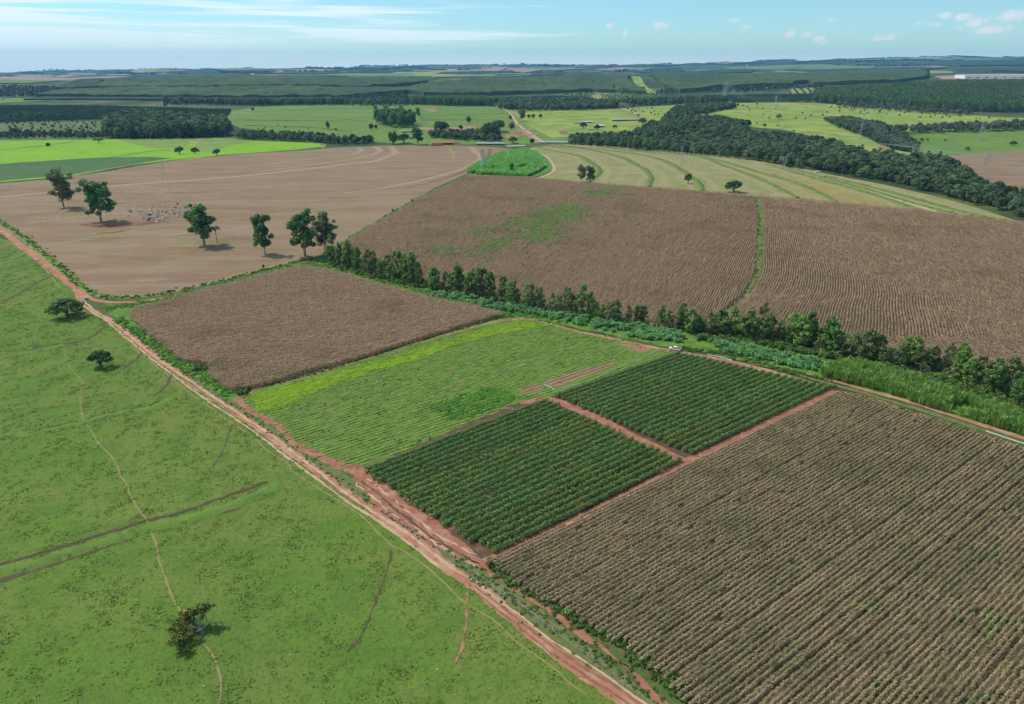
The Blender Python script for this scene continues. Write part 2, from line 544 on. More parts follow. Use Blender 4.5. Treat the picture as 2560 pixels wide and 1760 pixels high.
def patch(name, world_poly, mat, layer=1.0, jit=0.4, seg=None, kind="structure", label=None, step=None):
    _RC[0] = (_RC[0] + 1) % 18
    layer = layer + .015 * _RC[0]
    edge = subdivide(world_poly, seg, jit)
    far = max(p[1] for p in edge)
    inner = np.zeros((0, 2))
    if far > 980:
        st = step or max(18.0, math.sqrt(area(world_poly) / 3500))
        inner = grid_poly(world_poly, st, .2)
    pts = [Vector(p) for p in edge] + [Vector(p) for p in inner]
    ne = len(edge)
    r = delaunay_2d_cdt(pts, [(i, (i + 1) % ne) for i in range(ne)], [list(range(ne))], 1, 1e-4)
    V = np.array([(v.x, v.y) for v in r[0]])
    z = height(V[:, 0], V[:, 1]) + lift(layer, V[:, 1])
    F = [f if True else f for f in r[2]]
    me = make_mesh(name, np.column_stack([V, z]), F, mat)
    # faces look up
    bpyn = np.zeros(len(me.polygons) * 3); me.polygons.foreach_get("normal", bpyn)
    if bpyn.reshape(-1, 3)[:, 2].sum() < 0:
        me.flip_normals()
    o = link(name, me)
    return tag(o, label or name.replace("_", " ") + " of the farmland", kind=kind)


def spline(pts, step):
    """Catmull-Rom through world points, resampled."""
    p = np.array(pts, float)
    p = np.vstack([2 * p[0] - p[1], p, 2 * p[-1] - p[-2]])
    out = []
    for i in range(1, len(p) - 2):
        L = np.linalg.norm(p[i + 1] - p[i])
        k = max(2, int(L / step))
        t = np.linspace(0, 1, k, endpoint=False)[:, None]
        a, b, c, d = p[i - 1], p[i], p[i + 1], p[i + 2]
        out.append(.5 * (2 * b + (c - a) * t + (2 * a - 5 * b + 4 * c - d) * t ** 2 + (3 * b - a - 3 * c + d) * t ** 3))
    out.append(p[-2][None])
    return np.vstack(out)


_RC = [0]


def ribbon(name, px_pts, width, mat, layer=2.0, jit=.25, rise=None, label=None, step=None, world_pts=None, offset=0.0, kind="structure"):
    """a strip of ground along a line; width is a number or one per point; rise gives the heights across it."""
    w0 = world_pts if world_pts is not None else PP(px_pts)
    y0 = np.mean([p[1] for p in w0])
    st = step or max(1.6, y0 * .006)
    c = spline(w0, st)
    _RC[0] = (_RC[0] + 1) % 18
    layer = layer + .05 * _RC[0]
    tan = np.gradient(c, axis=0)
    tan /= np.linalg.norm(tan, axis=1)[:, None] + 1e-9
    nr = np.column_stack([-tan[:, 1], tan[:, 0]])
    n = len(c)
    wd = np.interp(np.linspace(0, 1, n), np.linspace(0, 1, len(np.atleast_1d(width))), np.atleast_1d(width)) if np.ndim(width) else np.full(n, float(width))
    rise = rise or [0, 0, 0]
    m = len(rise)
    V = []
    wob = np.cumsum(RNG.normal(0, jit * .35, n)); wob -= np.linspace(wob[0], wob[-1], n); wob = np.clip(wob, -jit * 2, jit * 2)
    el = RNG.normal(0, jit * .5, n); er = RNG.normal(0, jit * .5, n)
    for j in range(m):
        s = j / (m - 1) - .5
        off = s * wd + wob + (el * max(0, -2 * s)) + (er * max(0, 2 * s)) + offset
        q = c + nr * off[:, None]
        z = height(q[:, 0], q[:, 1]) + lift(layer, q[:, 1]) + rise[j] * (1 + RNG.normal(0, .25, n) * (rise[j] != 0))
        V.append(np.column_stack([q, z]))
    V = np.stack(V, 1).reshape(-1, 3)
    i = np.arange(n - 1)[:, None] * m + np.arange(m - 1)[None]
    i = i.ravel()
    F = np.column_stack([i, i + m, i + m + 1, i + 1])[:, ::-1]
    me = make_mesh(name, V, F, mat)
    bn = np.zeros(len(me.polygons) * 3); me.polygons.foreach_get("normal", bn)
    if bn.reshape(-1, 3)[:, 2].sum() < 0:
        me.flip_normals()
    o = link(name, me)
    return tag(o, label or name.replace("_", " ") + " across the farmland", kind=kind)


# ------------------------------------------------------------------ scattered ground cover
def scatter_group(protos):
    col = bpy.data.collections.new("cover_sources")
    for o in protos:
        col.objects.link(o)
    ng = bpy.data.node_groups.new("scatter_cover", "GeometryNodeTree")
    ng.interface.new_socket("Geometry", in_out="INPUT", socket_type="NodeSocketGeometry")
    ng.interface.new_socket("Geometry", in_out="OUTPUT", socket_type="NodeSocketGeometry")
    gi, go = ng.nodes.new("NodeGroupInput"), ng.nodes.new("NodeGroupOutput")
    iop = ng.nodes.new("GeometryNodeInstanceOnPoints")
    ci = ng.nodes.new("GeometryNodeCollectionInfo")
    ci.inputs["Collection"].default_value = col
    ci.inputs["Separate Children"].default_value = True
    ci.inputs["Reset Children"].default_value = True

    def attr(n, t):
        a = ng.nodes.new("GeometryNodeInputNamedAttribute")
        a.data_type = t
        a.inputs["Name"].default_value = n
        return a.outputs["Attribute"]
    ng.links.new(gi.outputs[0], iop.inputs["Points"])
    ng.links.new(ci.outputs[0], iop.inputs["Instance"])
    iop.inputs["Pick Instance"].default_value = True
    ng.links.new(attr("var", "INT"), iop.inputs["Instance Index"])
    ng.links.new(attr("rot", "FLOAT_VECTOR"), iop.inputs["Rotation"])
    ng.links.new(attr("scl", "FLOAT_VECTOR"), iop.inputs["Scale"])
    ng.links.new(iop.outputs[0], go.inputs[0])
    return ng


def scatter(name, xy, protos, rz=None, scl=(1, 1), label=None, aniso=None, zoff=0.0, tilt=0.0, layer=0.0):
    xy = np.asarray(xy, float)
    n = len(xy)
    if n == 0:
        return None
    z = height(xy[:, 0], xy[:, 1]) + zoff + lift(layer, xy[:, 1])
    me = bpy.data.meshes.new(name)
    me.vertices.add(n)
    me.vertices.foreach_set("co", np.column_stack([xy, z]).astype(np.float32).ravel())
    if rz is None:
        rz = RNG.uniform(0, 2 * math.pi, n)
    rot = np.zeros((n, 3), np.float32); rot[:, 2] = rz
    if tilt:
        rot[:, :2] = RNG.normal(0, tilt, (n, 2))
    s = np.repeat(RNG.uniform(scl[0], scl[1], n)[:, None], 3, 1)
    if aniso is not None:
        s = s * np.asarray(aniso)[None]
    a = me.attributes.new("rot", "FLOAT_VECTOR", "POINT"); a.data.foreach_set("vector", rot.ravel())
    a = me.attributes.new("scl", "FLOAT_VECTOR", "POINT"); a.data.foreach_set("vector", s.astype(np.float32).ravel())
    a = me.attributes.new("var", "INT", "POINT"); a.data.foreach_set("value", RNG.integers(0, len(protos), n).astype(np.int32))
    o = link(name, me)
    md = o.modifiers.new("cover", "NODES")
    key = tuple(p.name for p in protos)
    if key not in _NG:
        _NG[key] = scatter_group(protos)
    md.node_group = _NG[key]
    return tag(o, label or name.replace("_", " ") + " covering the ground", kind="stuff")


_NG = {}


def proto(name, me):
    return bpy.data.objects.new(name, me)

# ------------------------------------------------------------------ plants
M["euc"] = leaf_mat("eucalyptus_leaf", (.028, .060, .020), (.064, .110, .036), (.095, .125, .045), inst=.18, gain=3.1)
M["eucpale"] = leaf_mat("eucalyptus_pale_leaf", (.055, .075, .034), (.105, .120, .058), (.15, .13, .075), inst=.12, gain=2.2)
M["belt"] = leaf_mat("belt_leaf", (.036, .080, .020), (.088, .155, .036), (.14, .19, .045), inst=.32, gain=2.3)
M["broad"] = leaf_mat("broad_leaf", (.018, .042, .014), (.046, .086, .024), (.06, .1, .035), inst=.2, gain=2.2)
M["forest"] = leaf_mat("forest_leaf", (.018, .036, .016), (.044, .072, .028), (.085, .10, .045), inst=.55, gain=3.0)
M["greyleaf"] = leaf_mat("grey_leaf", (.048, .062, .036), (.095, .105, .065), (.12, .12, .08), inst=.3, gain=2.2)
M["plantation"] = leaf_mat("plantation_leaf", (.035, .070, .024), (.070, .115, .038), (.10, .14, .05), inst=.3, gain=2.6)
M["grove"] = leaf_mat("grove_leaf", (.028, .058, .020), (.055, .095, .030), None, inst=.25)
M["castor"] = leaf_mat("castor_leaf", (.054, .138, .044), (.11, .228, .076), (.15, .26, .11), inst=.25, gain=2.0)
M["reed"] = leaf_mat("reed_leaf", (.060, .120, .022), (.125, .205, .040), (.16, .23, .06), inst=.2, gain=2.4)
M["cane"] = leaf_mat("cane_leaf", (.070, .190, .040), (.125, .285, .060), (.22, .36, .05), inst=.2, gain=2.5)
M["weed"] = leaf_mat("weed_leaf", (.048, .098, .022), (.105, .175, .038), (.15, .2, .06), inst=.3, gain=1.5)
M["brightweed"] = leaf_mat("bright_weed_leaf", (.065, .165, .028), (.12, .26, .04), None, inst=.25)
M["tuft"] = leaf_mat("tussock_blade", (.046, .080, .014), (.100, .145, .026), (.11, .12, .035), inst=.3, gain=2.8)
M["corn"] = leaf_mat("dry_corn_leaf", (.195, .150, .086), (.330, .260, .154), (.10, .125, .04), inst=.11, wcol=(.13, .13, .058), world_size=16, wlo=.44, whi=.66, wamt=.55)
M["corn2"] = leaf_mat("dead_corn_leaf", (.220, .150, .096), (.345, .243, .163), (.13, .12, .045), inst=.14, wcol=(.16, .13, .055), world_size=45, wlo=.5, whi=.68, wamt=.55)
M["crop"] = leaf_mat("low_crop_leaf", (.065, .135, .028), (.12, .225, .034), None, inst=.3, gain=3.3)
M["cropyellow"] = leaf_mat("yellow_crop_leaf", (.17, .30, .020), (.22, .33, .026), None, inst=.2, gain=2.0)
M["orchard"] = leaf_mat("orchard_leaf", (.052, .098, .024), (.105, .175, .042), (.11, .125, .050), inst=.12, gain=2.3, wcol=(.045, .115, .034), world_size=9, wlo=.48, whi=.62, wamt=.6)
M["flower"] = leaf_mat("yellow_leaf", (.42, .24, .015), (.50, .33, .02), (.28, .10, .02), inst=0)
M["olive"] = leaf_mat("olive_leaf", (.038, .062, .016), (.090, .115, .028), (.17, .15, .03), inst=0)
M["bark"] = plain_mat("bark", (.12, .095, .075), .9, vary=.45, size=1.2, spec=.1)
M["greybark"] = plain_mat("grey_bark", (.27, .25, .22), .9, vary=.4, size=1.0, spec=.1)
M["palebark"] = plain_mat("pale_bark", (.38, .35, .30), .85, vary=.4, size=2.0, spec=.1)


def leaves(C, R, n, size, rng, shell=.5, out=.75, squash=(1, 1, 1), aspect=1.6, droop=0.0, up=.3):
    """n leaf clumps (bent quads) round each centre C with radius R, facing outwards."""
    C = np.asarray(C, float); R = np.asarray(R, float)
    k = len(C)
    d = rng.normal(size=(k, n, 3)); d /= np.linalg.norm(d, axis=2)[..., None]
    rad = (shell + (1 - shell) * rng.random((k, n))) * R[:, None]
    pos = (C[:, None] + d * rad[..., None] * np.asarray(squash)).reshape(-1, 3)
    nrm = (d * out + rng.normal(size=d.shape) * (1 - out) * .9 + np.array((0, 0, up))).reshape(-1, 3)
    nrm /= np.linalg.norm(nrm, axis=1)[:, None]
    t = rng.normal(size=nrm.shape); t -= nrm * (t * nrm).sum(1)[:, None]
    t[:, 2] -= droop
    t /= np.linalg.norm(t, axis=1)[:, None]
    b = np.cross(nrm, t)
    s = size * rng.uniform(.6, 1.3, len(pos))[:, None]
    a_, b_ = t * s * aspect * .5, b * s * .5
    bend = nrm * s * .18
    V = np.stack([pos - a_ * .9 - bend, pos - b_ + a_ * .1, pos + a_ - bend, pos + b_ + a_ * .1], 1).reshape(-1, 3)
    F = np.arange(len(V)).reshape(-1, 4)
    return V, F


def tube(path, radii, sides=6):
    p = np.array(path, float); r = np.broadcast_to(np.asarray(radii, float), (len(p),))
    tan = np.gradient(p, axis=0); tan /= np.linalg.norm(tan, axis=1)[:, None] + 1e-9
    V = []
    for i in range(len(p)):
        up = np.array((0, 0, 1.0)) if abs(tan[i][2]) < .9 else np.array((1.0, 0, 0))
        u = np.cross(tan[i], up); u /= np.linalg.norm(u)
        v = np.cross(tan[i], u)
        for k in range(sides):
            a = 2 * math.pi * k / sides
            V.append(p[i] + r[i] * (math.cos(a) * u + math.sin(a) * v))
    F = []
    for i in range(len(p) - 1):
        for k in range(sides):
            k2 = (k + 1) % sides
            F.append((i * sides + k, i * sides + k2, (i + 1) * sides + k2, (i + 1) * sides + k))
    F.append(tuple(range(sides))[::-1])
    F.append(tuple((len(p) - 1) * sides + k for k in range(sides)))
    return np.array(V), F


class MB:
    """collects pieces of one part"""
    def __init__(s): s.V, s.F, s.I, s.n = [], [], [], 0
    def add(s, V, F, mi=0):
        V = np.asarray(V, float)
        s.V.append(V)
        for f in F:
            s.F.append(tuple(int(i) + s.n for i in f)); s.I.append(mi)
        s.n += len(V)
        return s
    def tube(s, path, r, sides=6, mi=0): return s.add(*tube(path, r, sides), mi)
    def box(s, c, d, rz=0.0, mi=0, taper=(1, 1)):
        x, y, z = [v / 2 for v in d]
        V = np.array([(-x, -y, -z), (x, -y, -z), (x, y, -z), (-x, y, -z), (-x * taper[0], -y * taper[1], z), (x * taper[0], -y * taper[1], z), (x * taper[0], y * taper[1], z), (-x * taper[0], y * taper[1], z)])
        ca, sa = math.cos(rz), math.sin(rz)
        V = np.column_stack([V[:, 0] * ca - V[:, 1] * sa, V[:, 0] * sa + V[:, 1] * ca, V[:, 2]]) + np.array(c)
        return s.add(V, [(0, 3, 2, 1), (4, 5, 6, 7), (0, 1, 5, 4), (1, 2, 6, 5), (2, 3, 7, 6), (3, 0, 4, 7)], mi)
    def mesh(s, name, mats, smooth=False): return make_mesh(name, np.vstack(s.V), s.F, mats, s.I, smooth)


def crown_shape(kind, rng):
    """cluster centres and radii (unit tree, height 1) for one kind of crown"""
    C, R = [], []
    if kind == "euc":                      # tall, uneven, several stems, hanging masses of leaf
        lobes = []
        for k in range(13):
            z = .26 + .62 * (k + rng.uniform(0, 1)) / 13
            a = rng.uniform(0, 6.283); q = .19 * math.sin(math.pi * min(1, (z - .14) / .84)) ** .6 * rng.uniform(.3, 1.1)
            lobes.append((q * math.cos(a), q * math.sin(a), z, rng.uniform(.065, .115)))
        for _ in range(120):
            lx, ly, lz, lr = lobes[rng.integers(len(lobes))]
            d = rng.normal(size=3) * lr * .62
            C.append((lx + d[0], ly + d[1], min(.97, max(.22, lz + d[2] * .9)))); R.append(rng.uniform(.045, .082))
    elif kind == "column":                 # belt trees: rounded column leafy almost to the ground
        for _ in range(40):
            z = rng.uniform(.10, .93); t = (z - .1) / .83
            w = .25 * (math.sin(math.pi * min(1, t * .86 + .12)) ** .8)
            a = rng.uniform(0, 6.283); q = w * math.sqrt(rng.uniform(.2, 1))
            C.append((q * math.cos(a), q * math.sin(a), z)); R.append(rng.uniform(.05, .10))
    elif kind == "dome":                   # broad dome on a short trunk
        for _ in range(44):
            a = rng.uniform(0, 6.283); e = rng.uniform(-.1, 1) ** 1.0 * 1.45
            q = .5 * rng.uniform(.75, 1)
            C.append((q * math.cos(e) * math.cos(a), q * math.cos(e) * math.sin(a), .40 + .46 * abs(math.sin(e)) * rng.uniform(.8, 1)))
            R.append(rng.uniform(.10, .17))
    elif kind == "flat":                   # umbrella crown
        for _ in range(40):
            a = rng.uniform(0, 6.283); q = .85 * math.sqrt(rng.random())
            C.append((q * math.cos(a), q * math.sin(a), .70 + .2 * (1 - q * q) + rng.normal(0, .03))); R.append(rng.uniform(.13, .21))
    elif kind == "forest":
        for _ in range(26):
            a = rng.uniform(0, 6.283); e = rng.uniform(0, 1.5); q = .40 * rng.uniform(.6, 1)
            C.append((q * math.cos(e) * math.cos(a), q * math.cos(e) * math.sin(a), .42 + .45 * math.sin(e))); R.append(rng.uniform(.13, .21))
    elif kind == "round":
        for _ in range(30):
            d = rng.normal(size=3); d /= np.linalg.norm(d)
            C.append((.30 * d[0], .30 * d[1], .58 + .28 * d[2])); R.append(rng.uniform(.13, .2))
    elif kind == "spire":
        for _ in range(22):
            z = rng.uniform(.3, .95); w = .13 * (1.05 - z) / .75
            a = rng.uniform(0, 6.283)
            C.append((w * math.cos(a), w * math.sin(a), z)); R.append(rng.uniform(.06, .1) * (1.15 - z * .5))
    return np.array(C), np.array(R)


def trunk_mb(kind, rng, C):
    mb = MB()
    if kind == "euc":
        ns = rng.integers(2, 4)
        for i in range(ns):
            a = rng.uniform(0, 6.283)
            b = np.array((math.cos(a), math.sin(a), 0))
            mb.tube([b * .012, b * .02 + (0, 0, .25), b * rng.uniform(.03, .06) + (0, 0, .55), b * rng.uniform(.04, .09) + (0, 0, .88)], [.012, .009, .006, .002], 6)
        for c in C[rng.permutation(len(C))[:12]]:
            mb.tube([(c[0] * .15, c[1] * .15, max(.2, c[2] - .2)), (c[0] * .6, c[1] * .6, c[2] - .07), tuple(c)], [.006, .004, .002], 4)
    elif kind == "column" or kind == "spire":
        mb.tube([(0, 0, 0), (.005, 0, .3), (0, .006, .9)], [.018, .013, .003], 6)
        for c in C[rng.permutation(len(C))[:8]]:
            mb.tube([(0, 0, max(.08, c[2] - .18)), tuple(c)], [.006, .002], 4)
    else:
        fork = .2 if kind != "flat" else .3
        mb.tube([(0, 0, 0), (.01, .005, fork * .5), (0, 0, fork)], [.05, .038, .034], 7)
        for c in C[rng.permutation(len(C))[:9]]:
            mb.tube([(0, 0, fork), (c[0] * .5, c[1] * .5, fork + (c[2] - fork) * .55), tuple(c)], [.024, .014, .004], 5)
    return mb


class Kind:
    """variants of one sort of tree, unit height"""
    def __init__(s, name, shape, leaf, bark, n_leaf, size, count=4, seed=1, squash=(1, 1, 1), out=.72):
        s.v = []
        for i in range(count):
            rng = np.random.default_rng(seed * 100 + i)
            C, R = crown_shape(shape, rng)
            V, F = leaves(C, R, n_leaf, size, rng, .45, out, squash)
            cm = make_mesh(name + "_crown", V, F, leaf)
            tm = trunk_mb(shape, rng, C).mesh(name + "_trunk", bark)
            s.v.append((cm, tm))

    def plant(s, name, loc, h, label, cat="tree", group=None, w=1.0, rz=None, var=None, z=None):
        i = int(RNG.integers(len(s.v))) if var is None else var
        r = RNG.uniform(0, 6.283) if rz is None else rz
        zz = H1(*loc) if z is None else z
        e = empty(name, (loc[0], loc[1], zz - .05), r, (h * w, h * w, h))
        tag(e, label, cat, group)
        link("trunk", s.v[i][1], e)
        link("crown", s.v[i][0], e)
        return e

    def protos(s, nm):
        out = []
        for i, (cm, tm) in enumerate(s.v):
            me = bpy.data.meshes.new(nm)
            a = np.zeros(len(cm.vertices) * 3); cm.vertices.foreach_get("co", a)
            b = np.zeros(len(tm.vertices) * 3); tm.vertices.foreach_get("co", b)
            mb = MB()
            mb.add(a.reshape(-1, 3), [tuple(p.vertices) for p in cm.polygons], 0)
            mb.add(b.reshape(-1, 3), [tuple(p.vertices) for p in tm.polygons], 1)
            out.append(proto(nm, mb.mesh(nm, [cm.materials[0], tm.materials[0]])))
        return out


K = {}
K["euc"] = Kind("eucalyptus", "euc", M["euc"], M["greybark"], 84, .030, 5, 1)
K["eucpale"] = Kind("pale_eucalyptus", "euc", M["eucpale"], M["greybark"], 48, .024, 2, 2)
K["belt"] = Kind("belt_tree", "column", M["belt"], M["bark"], 52, .042, 8, 3)
M["belt2"] = leaf_mat("belt_dull_leaf", (.045, .070, .026), (.095, .120, .046), (.14, .15, .06), inst=.3, gain=2.3)
K["belt2"] = Kind("belt_tree_dull", "column", M["belt2"], M["bark"], 30, .048, 4, 23)
K["broad"] = Kind("broad_tree", "dome", M["broad"], M["bark"], 46, .062, 3, 4)
K["flat"] = Kind("umbrella_tree", "flat", M["broad"], M["bark"], 80, .066, 2, 5, (1, 1, .6))
K["forest"] = Kind("forest_tree", "forest", M["forest"], M["bark"], 26, .105, 6, 6)
K["grey"] = Kind("grey_tree", "forest", M["greyleaf"], M["greybark"], 26, .09, 3, 7)
K["round"] = Kind("round_tree", "round", M["broad"], M["bark"], 36, .085, 3, 8)
K["stand"] = Kind("stand_tree", "euc", M["euc"], M["palebark"], 22, .045, 4, 9)
K["plantation"] = Kind("plantation_tree", "spire", M["plantation"], M["greybark"], 12, .085, 3, 10)
K["lowfar"] = Kind("far_tree", "forest", M["forest"], M["bark"], 7, .2, 3, 11)
K["lowgrove"] = Kind("grove_tree", "round", M["grove"], M["bark"], 7, .2, 2, 12)

_ORD = "first second third fourth fifth sixth seventh eighth ninth tenth eleventh twelfth thirteenth fourteenth fifteenth sixteenth seventeenth eighteenth nineteenth".split()
_TENS = {2: "twent", 3: "thirt", 4: "fort", 5: "fift", 6: "sixt", 7: "sevent", 8: "eight", 9: "ninet"}


def nth(i):
    """1 -> first"""
    if i == 100: return "hundredth"
    if i > 100: return "hundred and " + nth(i - 100)
    if i < 20: return _ORD[i - 1]
    t, u = divmod(i, 10)
    return _TENS[t] + ("ieth" if u == 0 else "y-" + _ORD[u - 1])


# ---- ground cover pieces
def clump(n, r, h, size, rng, aspect=2.2, droop=.3, core=0):
    C = np.column_stack([rng.normal(0, r * .45, core or 3), rng.normal(0, r * .45, core or 3), rng.uniform(.3, .7, core or 3) * h])
    return leaves(C, np.full(len(C), r * .6), n, size, rng, .3, .55, (1, 1, h / max(r, .01) * .6), aspect, droop, .75)


def blades(n, r, h, w, rng, lean=.45):
    """upright blades springing from a patch of ground"""
    a = rng.uniform(0, 6.283, n); q = r * np.sqrt(rng.random(n))
    base = np.column_stack([q * np.cos(a), q * np.sin(a), np.zeros(n)])
    d = rng.uniform(0, 6.283, n)
    out = np.column_stack([np.cos(d), np.sin(d), np.zeros(n)])
    side = np.column_stack([-np.sin(d), np.cos(d), np.zeros(n)])
    hh = h * rng.uniform(.6, 1.1, n)[:, None]
    mid = base + out * hh * lean * .35 + np.array((0, 0, 1.0)) * hh * .65
    top = base + out * hh * lean + np.array((0, 0, 1.0)) * hh * rng.uniform(.75, 1.0, n)[:, None]
    sw = side * w * .5
    V = np.stack([base - sw * .6, mid - sw, top, mid + sw], 1).reshape(-1, 3)
    return V, np.arange(len(V)).reshape(-1, 4)


def corn_piece(L, per_m, h, rng, size=.5, width=.34):
    """a run of a row of dry corn: stalk blades and drooping dead leaves"""
    n = int(L * per_m)
    x = rng.uniform(-L / 2, L / 2, n)
    y = rng.normal(0, width * .5, n)
    z = h * (1 - rng.random(n) ** 2.2 * .8)
    d = rng.uniform(0, 6.283, n)
    el = rng.uniform(-.75, .35, n)
    t = np.column_stack([np.cos(d) * np.cos(el), np.sin(d) * np.cos(el), np.sin(el)])
    b = np.cross(np.column_stack([rng.normal(0, .33, n), rng.normal(0, .33, n), np.ones(n)]), t)
    b /= np.linalg.norm(b, axis=1)[:, None]
    s = size * rng.uniform(.6, 1.3, n)[:, None]
    p = np.column_stack([x, y, z])
    V = np.stack([p - t * s * .5, p - b * s * .17, p + t * s * .55 + (0, 0, -.08), p + b * s * .17], 1).reshape(-1, 3)
    return V, np.arange(len(V)).reshape(-1, 4)


def puff_row(L, step, R, h, n, size, rng, j=.10):
    """a run of a row as a line of rounded heads of dry leaf"""
    k = int(L / step)
    x = (np.arange(k) + .5) * step - L / 2 + rng.normal(0, step * .15, k)
    C = np.column_stack([x, rng.normal(0, j, k), h * rng.uniform(.66, .84, k)])
    return leaves(C, R * rng.uniform(.8, 1.2, k), n, size, rng, .55, .72, (.9, .9, 1.25), 1.9, .2, .55)


def protos_from(nm, fn, mat, k, seed):
    out = []
    for i in range(k):
        V, F = fn(np.random.default_rng(seed + i))
        out.append(proto(nm, make_mesh(nm, V, F, mat)))
    return out


def tuft_fn(rng):
    Vs, Fs, n = [], [], 0
    for _ in range(7):
        s = rng.uniform(.35, 1.0)
        V, F = clump(4, .36, .30, .33, rng, 1.7, .0)
        o = np.array((rng.normal(0, 1.1), rng.normal(0, 1.1), 0))
        Vs.append(V * s + o); Fs.append(F + n); n += len(V)
    return np.vstack(Vs), np.vstack(Fs)


PR = {}
PR["tuft"] = protos_from("tussock", tuft_fn, M["tuft"], 6, 500)
PR["weed"] = protos_from("weed_clump", lambda r: clump(16, .8, .9, .42, r, 1.8, .1, 4), M["weed"], 5, 520)
PR["bweed"] = protos_from("bright_weed_clump", lambda r: clump(16, 1.1, .8, .6, r, 1.8, .1, 4), M["brightweed"], 4, 540)
PR["castor"] = protos_from("castor_shrub", lambda r: clump(34, 1.5, 2.3, .62, r, 1.1, .0, 6), M["castor"], 5, 560)
PR["shrub"] = protos_from("green_shrub", lambda r: clump(40, 1.3, 1.9, .42, r, 1.5, .0, 6), M["weed"], 4, 570)
PR["reed"] = protos_from("reed_clump", lambda r: blades(46, 1.1, 4.2, .34, r, .32), M["reed"], 5, 580)
PR["cane"] = protos_from("cane_clump", lambda r: blades(40, 1.6, 3.4, .5, r, .55), M["cane"], 4, 600)
PR["corn"] = protos_from("corn_run", lambda r: puff_row(2.8, .15, .42, 1.9, 9, .22, r, .10), M["corn"], 8, 620)
PR["corn1"] = protos_from("corn_run_b", lambda r: corn_piece(3.0, 26, 2.4, r, .55, .5), M["corn2"], 6, 640)
PR["corn2"] = protos_from("corn_run_far", lambda r: corn_piece(6.0, 15, 2.0, r, .70, .20), M["corn2"], 6, 660)
PR["crop"] = protos_from("crop_run", lambda r: (lambda q: q)(corn_piece(3.0, 22, .5, r, .42, .24)), M["crop"], 6, 680)
PR["cropy"] = protos_from("yellow_crop_run", lambda r: corn_piece(3.0, 30, .5, r, .46, .66), M["cropyellow"], 5, 700)

# ------------------------------------------------------------------ the ground as one sheet
def build_ground():
    ys = np.concatenate([np.linspace(-600, 980, 30), 980 * 1.011 ** np.arange(1, 330)])
    ys = ys[ys < 18500]
    s = np.linspace(-1, 1, 181)
    s = np.sign(s) * (np.abs(s) * .6 + .4 * np.abs(s) ** 2.2)
    w = np.maximum(1700, 1.45 * ys)
    X = s[None] * w[:, None]; Y = np.repeat(ys[:, None], len(s), 1)
    Z = height(X, Y)
    V = np.stack([X, Y, Z], 2).reshape(-1, 3)
    m = len(s); i = (np.arange(len(ys) - 1)[:, None] * m + np.arange(m - 1)[None]).ravel()
    F = np.column_stack([i, i + 1, i + m + 1, i + m])
    o = link("terrain", make_mesh("terrain", V, F, M["ground"], smooth=True))
    tag(o, "rolling green farmland reaching to the horizon", kind="structure")


build_ground()

# polygons and lines traced on the photograph, laid on the ground where they stand
GP = {}


def field(name, px, mat, layer, label, jit=.5, **kw):
    w = PP(px)
    GP[name] = w
    return patch(name, w, M[mat], layer, jit, label=label, **kw)


# near pasture on the left
field("pasture", [(-60, 575), (48, 612), (130, 678), (178, 722), (215, 775), (293, 822), (363, 885), (428, 935), (520, 998), (593, 1044), (726, 1142), (860, 1242), (976, 1318), (1109, 1422), (1243, 1522), (1369, 1622), (1500, 1706), (1650, 1810), (1900, 2000), (2500, 2500), (2500, 2800), (-2400, 2800), (-2400, 1200), (-900, 740), (-400, 640)],
      "pasture", 1, "green cattle pasture with tussocks left of the dirt road")
field("stubble_field", [(-120, 540), (-60, 560), (40, 592), (150, 682), (225, 733), (300, 746), (440, 732), (600, 690), (740, 652), (805, 640), (850, 607), (961, 541), (1072, 478), (1168, 433), (1272, 384), (1290, 374), (1240, 368), (1194, 366), (1072, 362), (960, 364), (850, 369), (815, 371), (690, 380), (556, 389), (444, 400), (350, 414), (259, 430), (130, 447), (0, 459), (-140, 474)],
      "stubble", 1, "harvested brown stubble field where the cattle graze", jit=.8)
field("corn_field_soil", [(322, 789), (344, 774), (440, 748), (556, 718), (741, 672), (778, 670), (850, 686), (961, 718), (1072, 748), (1183, 770), (1257, 789), (1250, 792), (1183, 811), (1072, 846), (931, 890), (850, 913), (735, 944), (633, 976), (578, 980), (530, 947), (519, 913), (456, 906), (389, 854)],
      "cornsoil2", 1, "ground under the rectangular field of dead corn")
field("hill_corn_soil", [(815, 648), (850, 615), (961, 549), (1072, 485), (1170, 440), (1309, 444), (1457, 459), (1591, 469), (1700, 476), (1885, 491), (2070, 507), (2267, 524), (2404, 541), (2560, 557), (2800, 585), (3600, 690), (4000, 1000), (3700, 1390), (3100, 1190), (2640, 1030), (2560, 1005), (2478, 970), (2348, 928), (2200, 900), (2070, 873), (1930, 848), (1800, 838), (1680, 822), (1505, 800), (1361, 778), (1239, 744), (1110, 725), (950, 695)],
      "cornsoil2", 1, "ground under the wide sloping field of dead corn")
field("row_corn_soil", [(1224, 1414), (1250, 1440), (1313, 1480), (1376, 1514), (1461, 1566), (1517, 1596), (1576, 1630), (1620, 1670), (1710, 1755), (1800, 1850), (1900, 1930), (2700, 2560), (2700, 2800), (4600, 2800), (4300, 1720), (3400, 1400), (2900, 1240), (2560, 1128), (2404, 1078), (2256, 1034), (2144, 990), (2095, 989), (1700, 1178)],
      "cornsoil", 1, "ground between the rows of the large near corn field")
field("vegetable_plot", [(598, 990), (633, 980), (735, 948), (850, 917), (931, 894), (1072, 850), (1183, 815), (1250, 797), (1313, 795), (1428, 822), (1517, 842), (1572, 854), (1646, 869), (1690, 882), (1390, 993), (1300, 1006), (905, 1172), (872, 1172), (781, 1136), (726, 1104), (689, 1067), (630, 1030)],
      "plot", 1, "ground of the green vegetable plot")
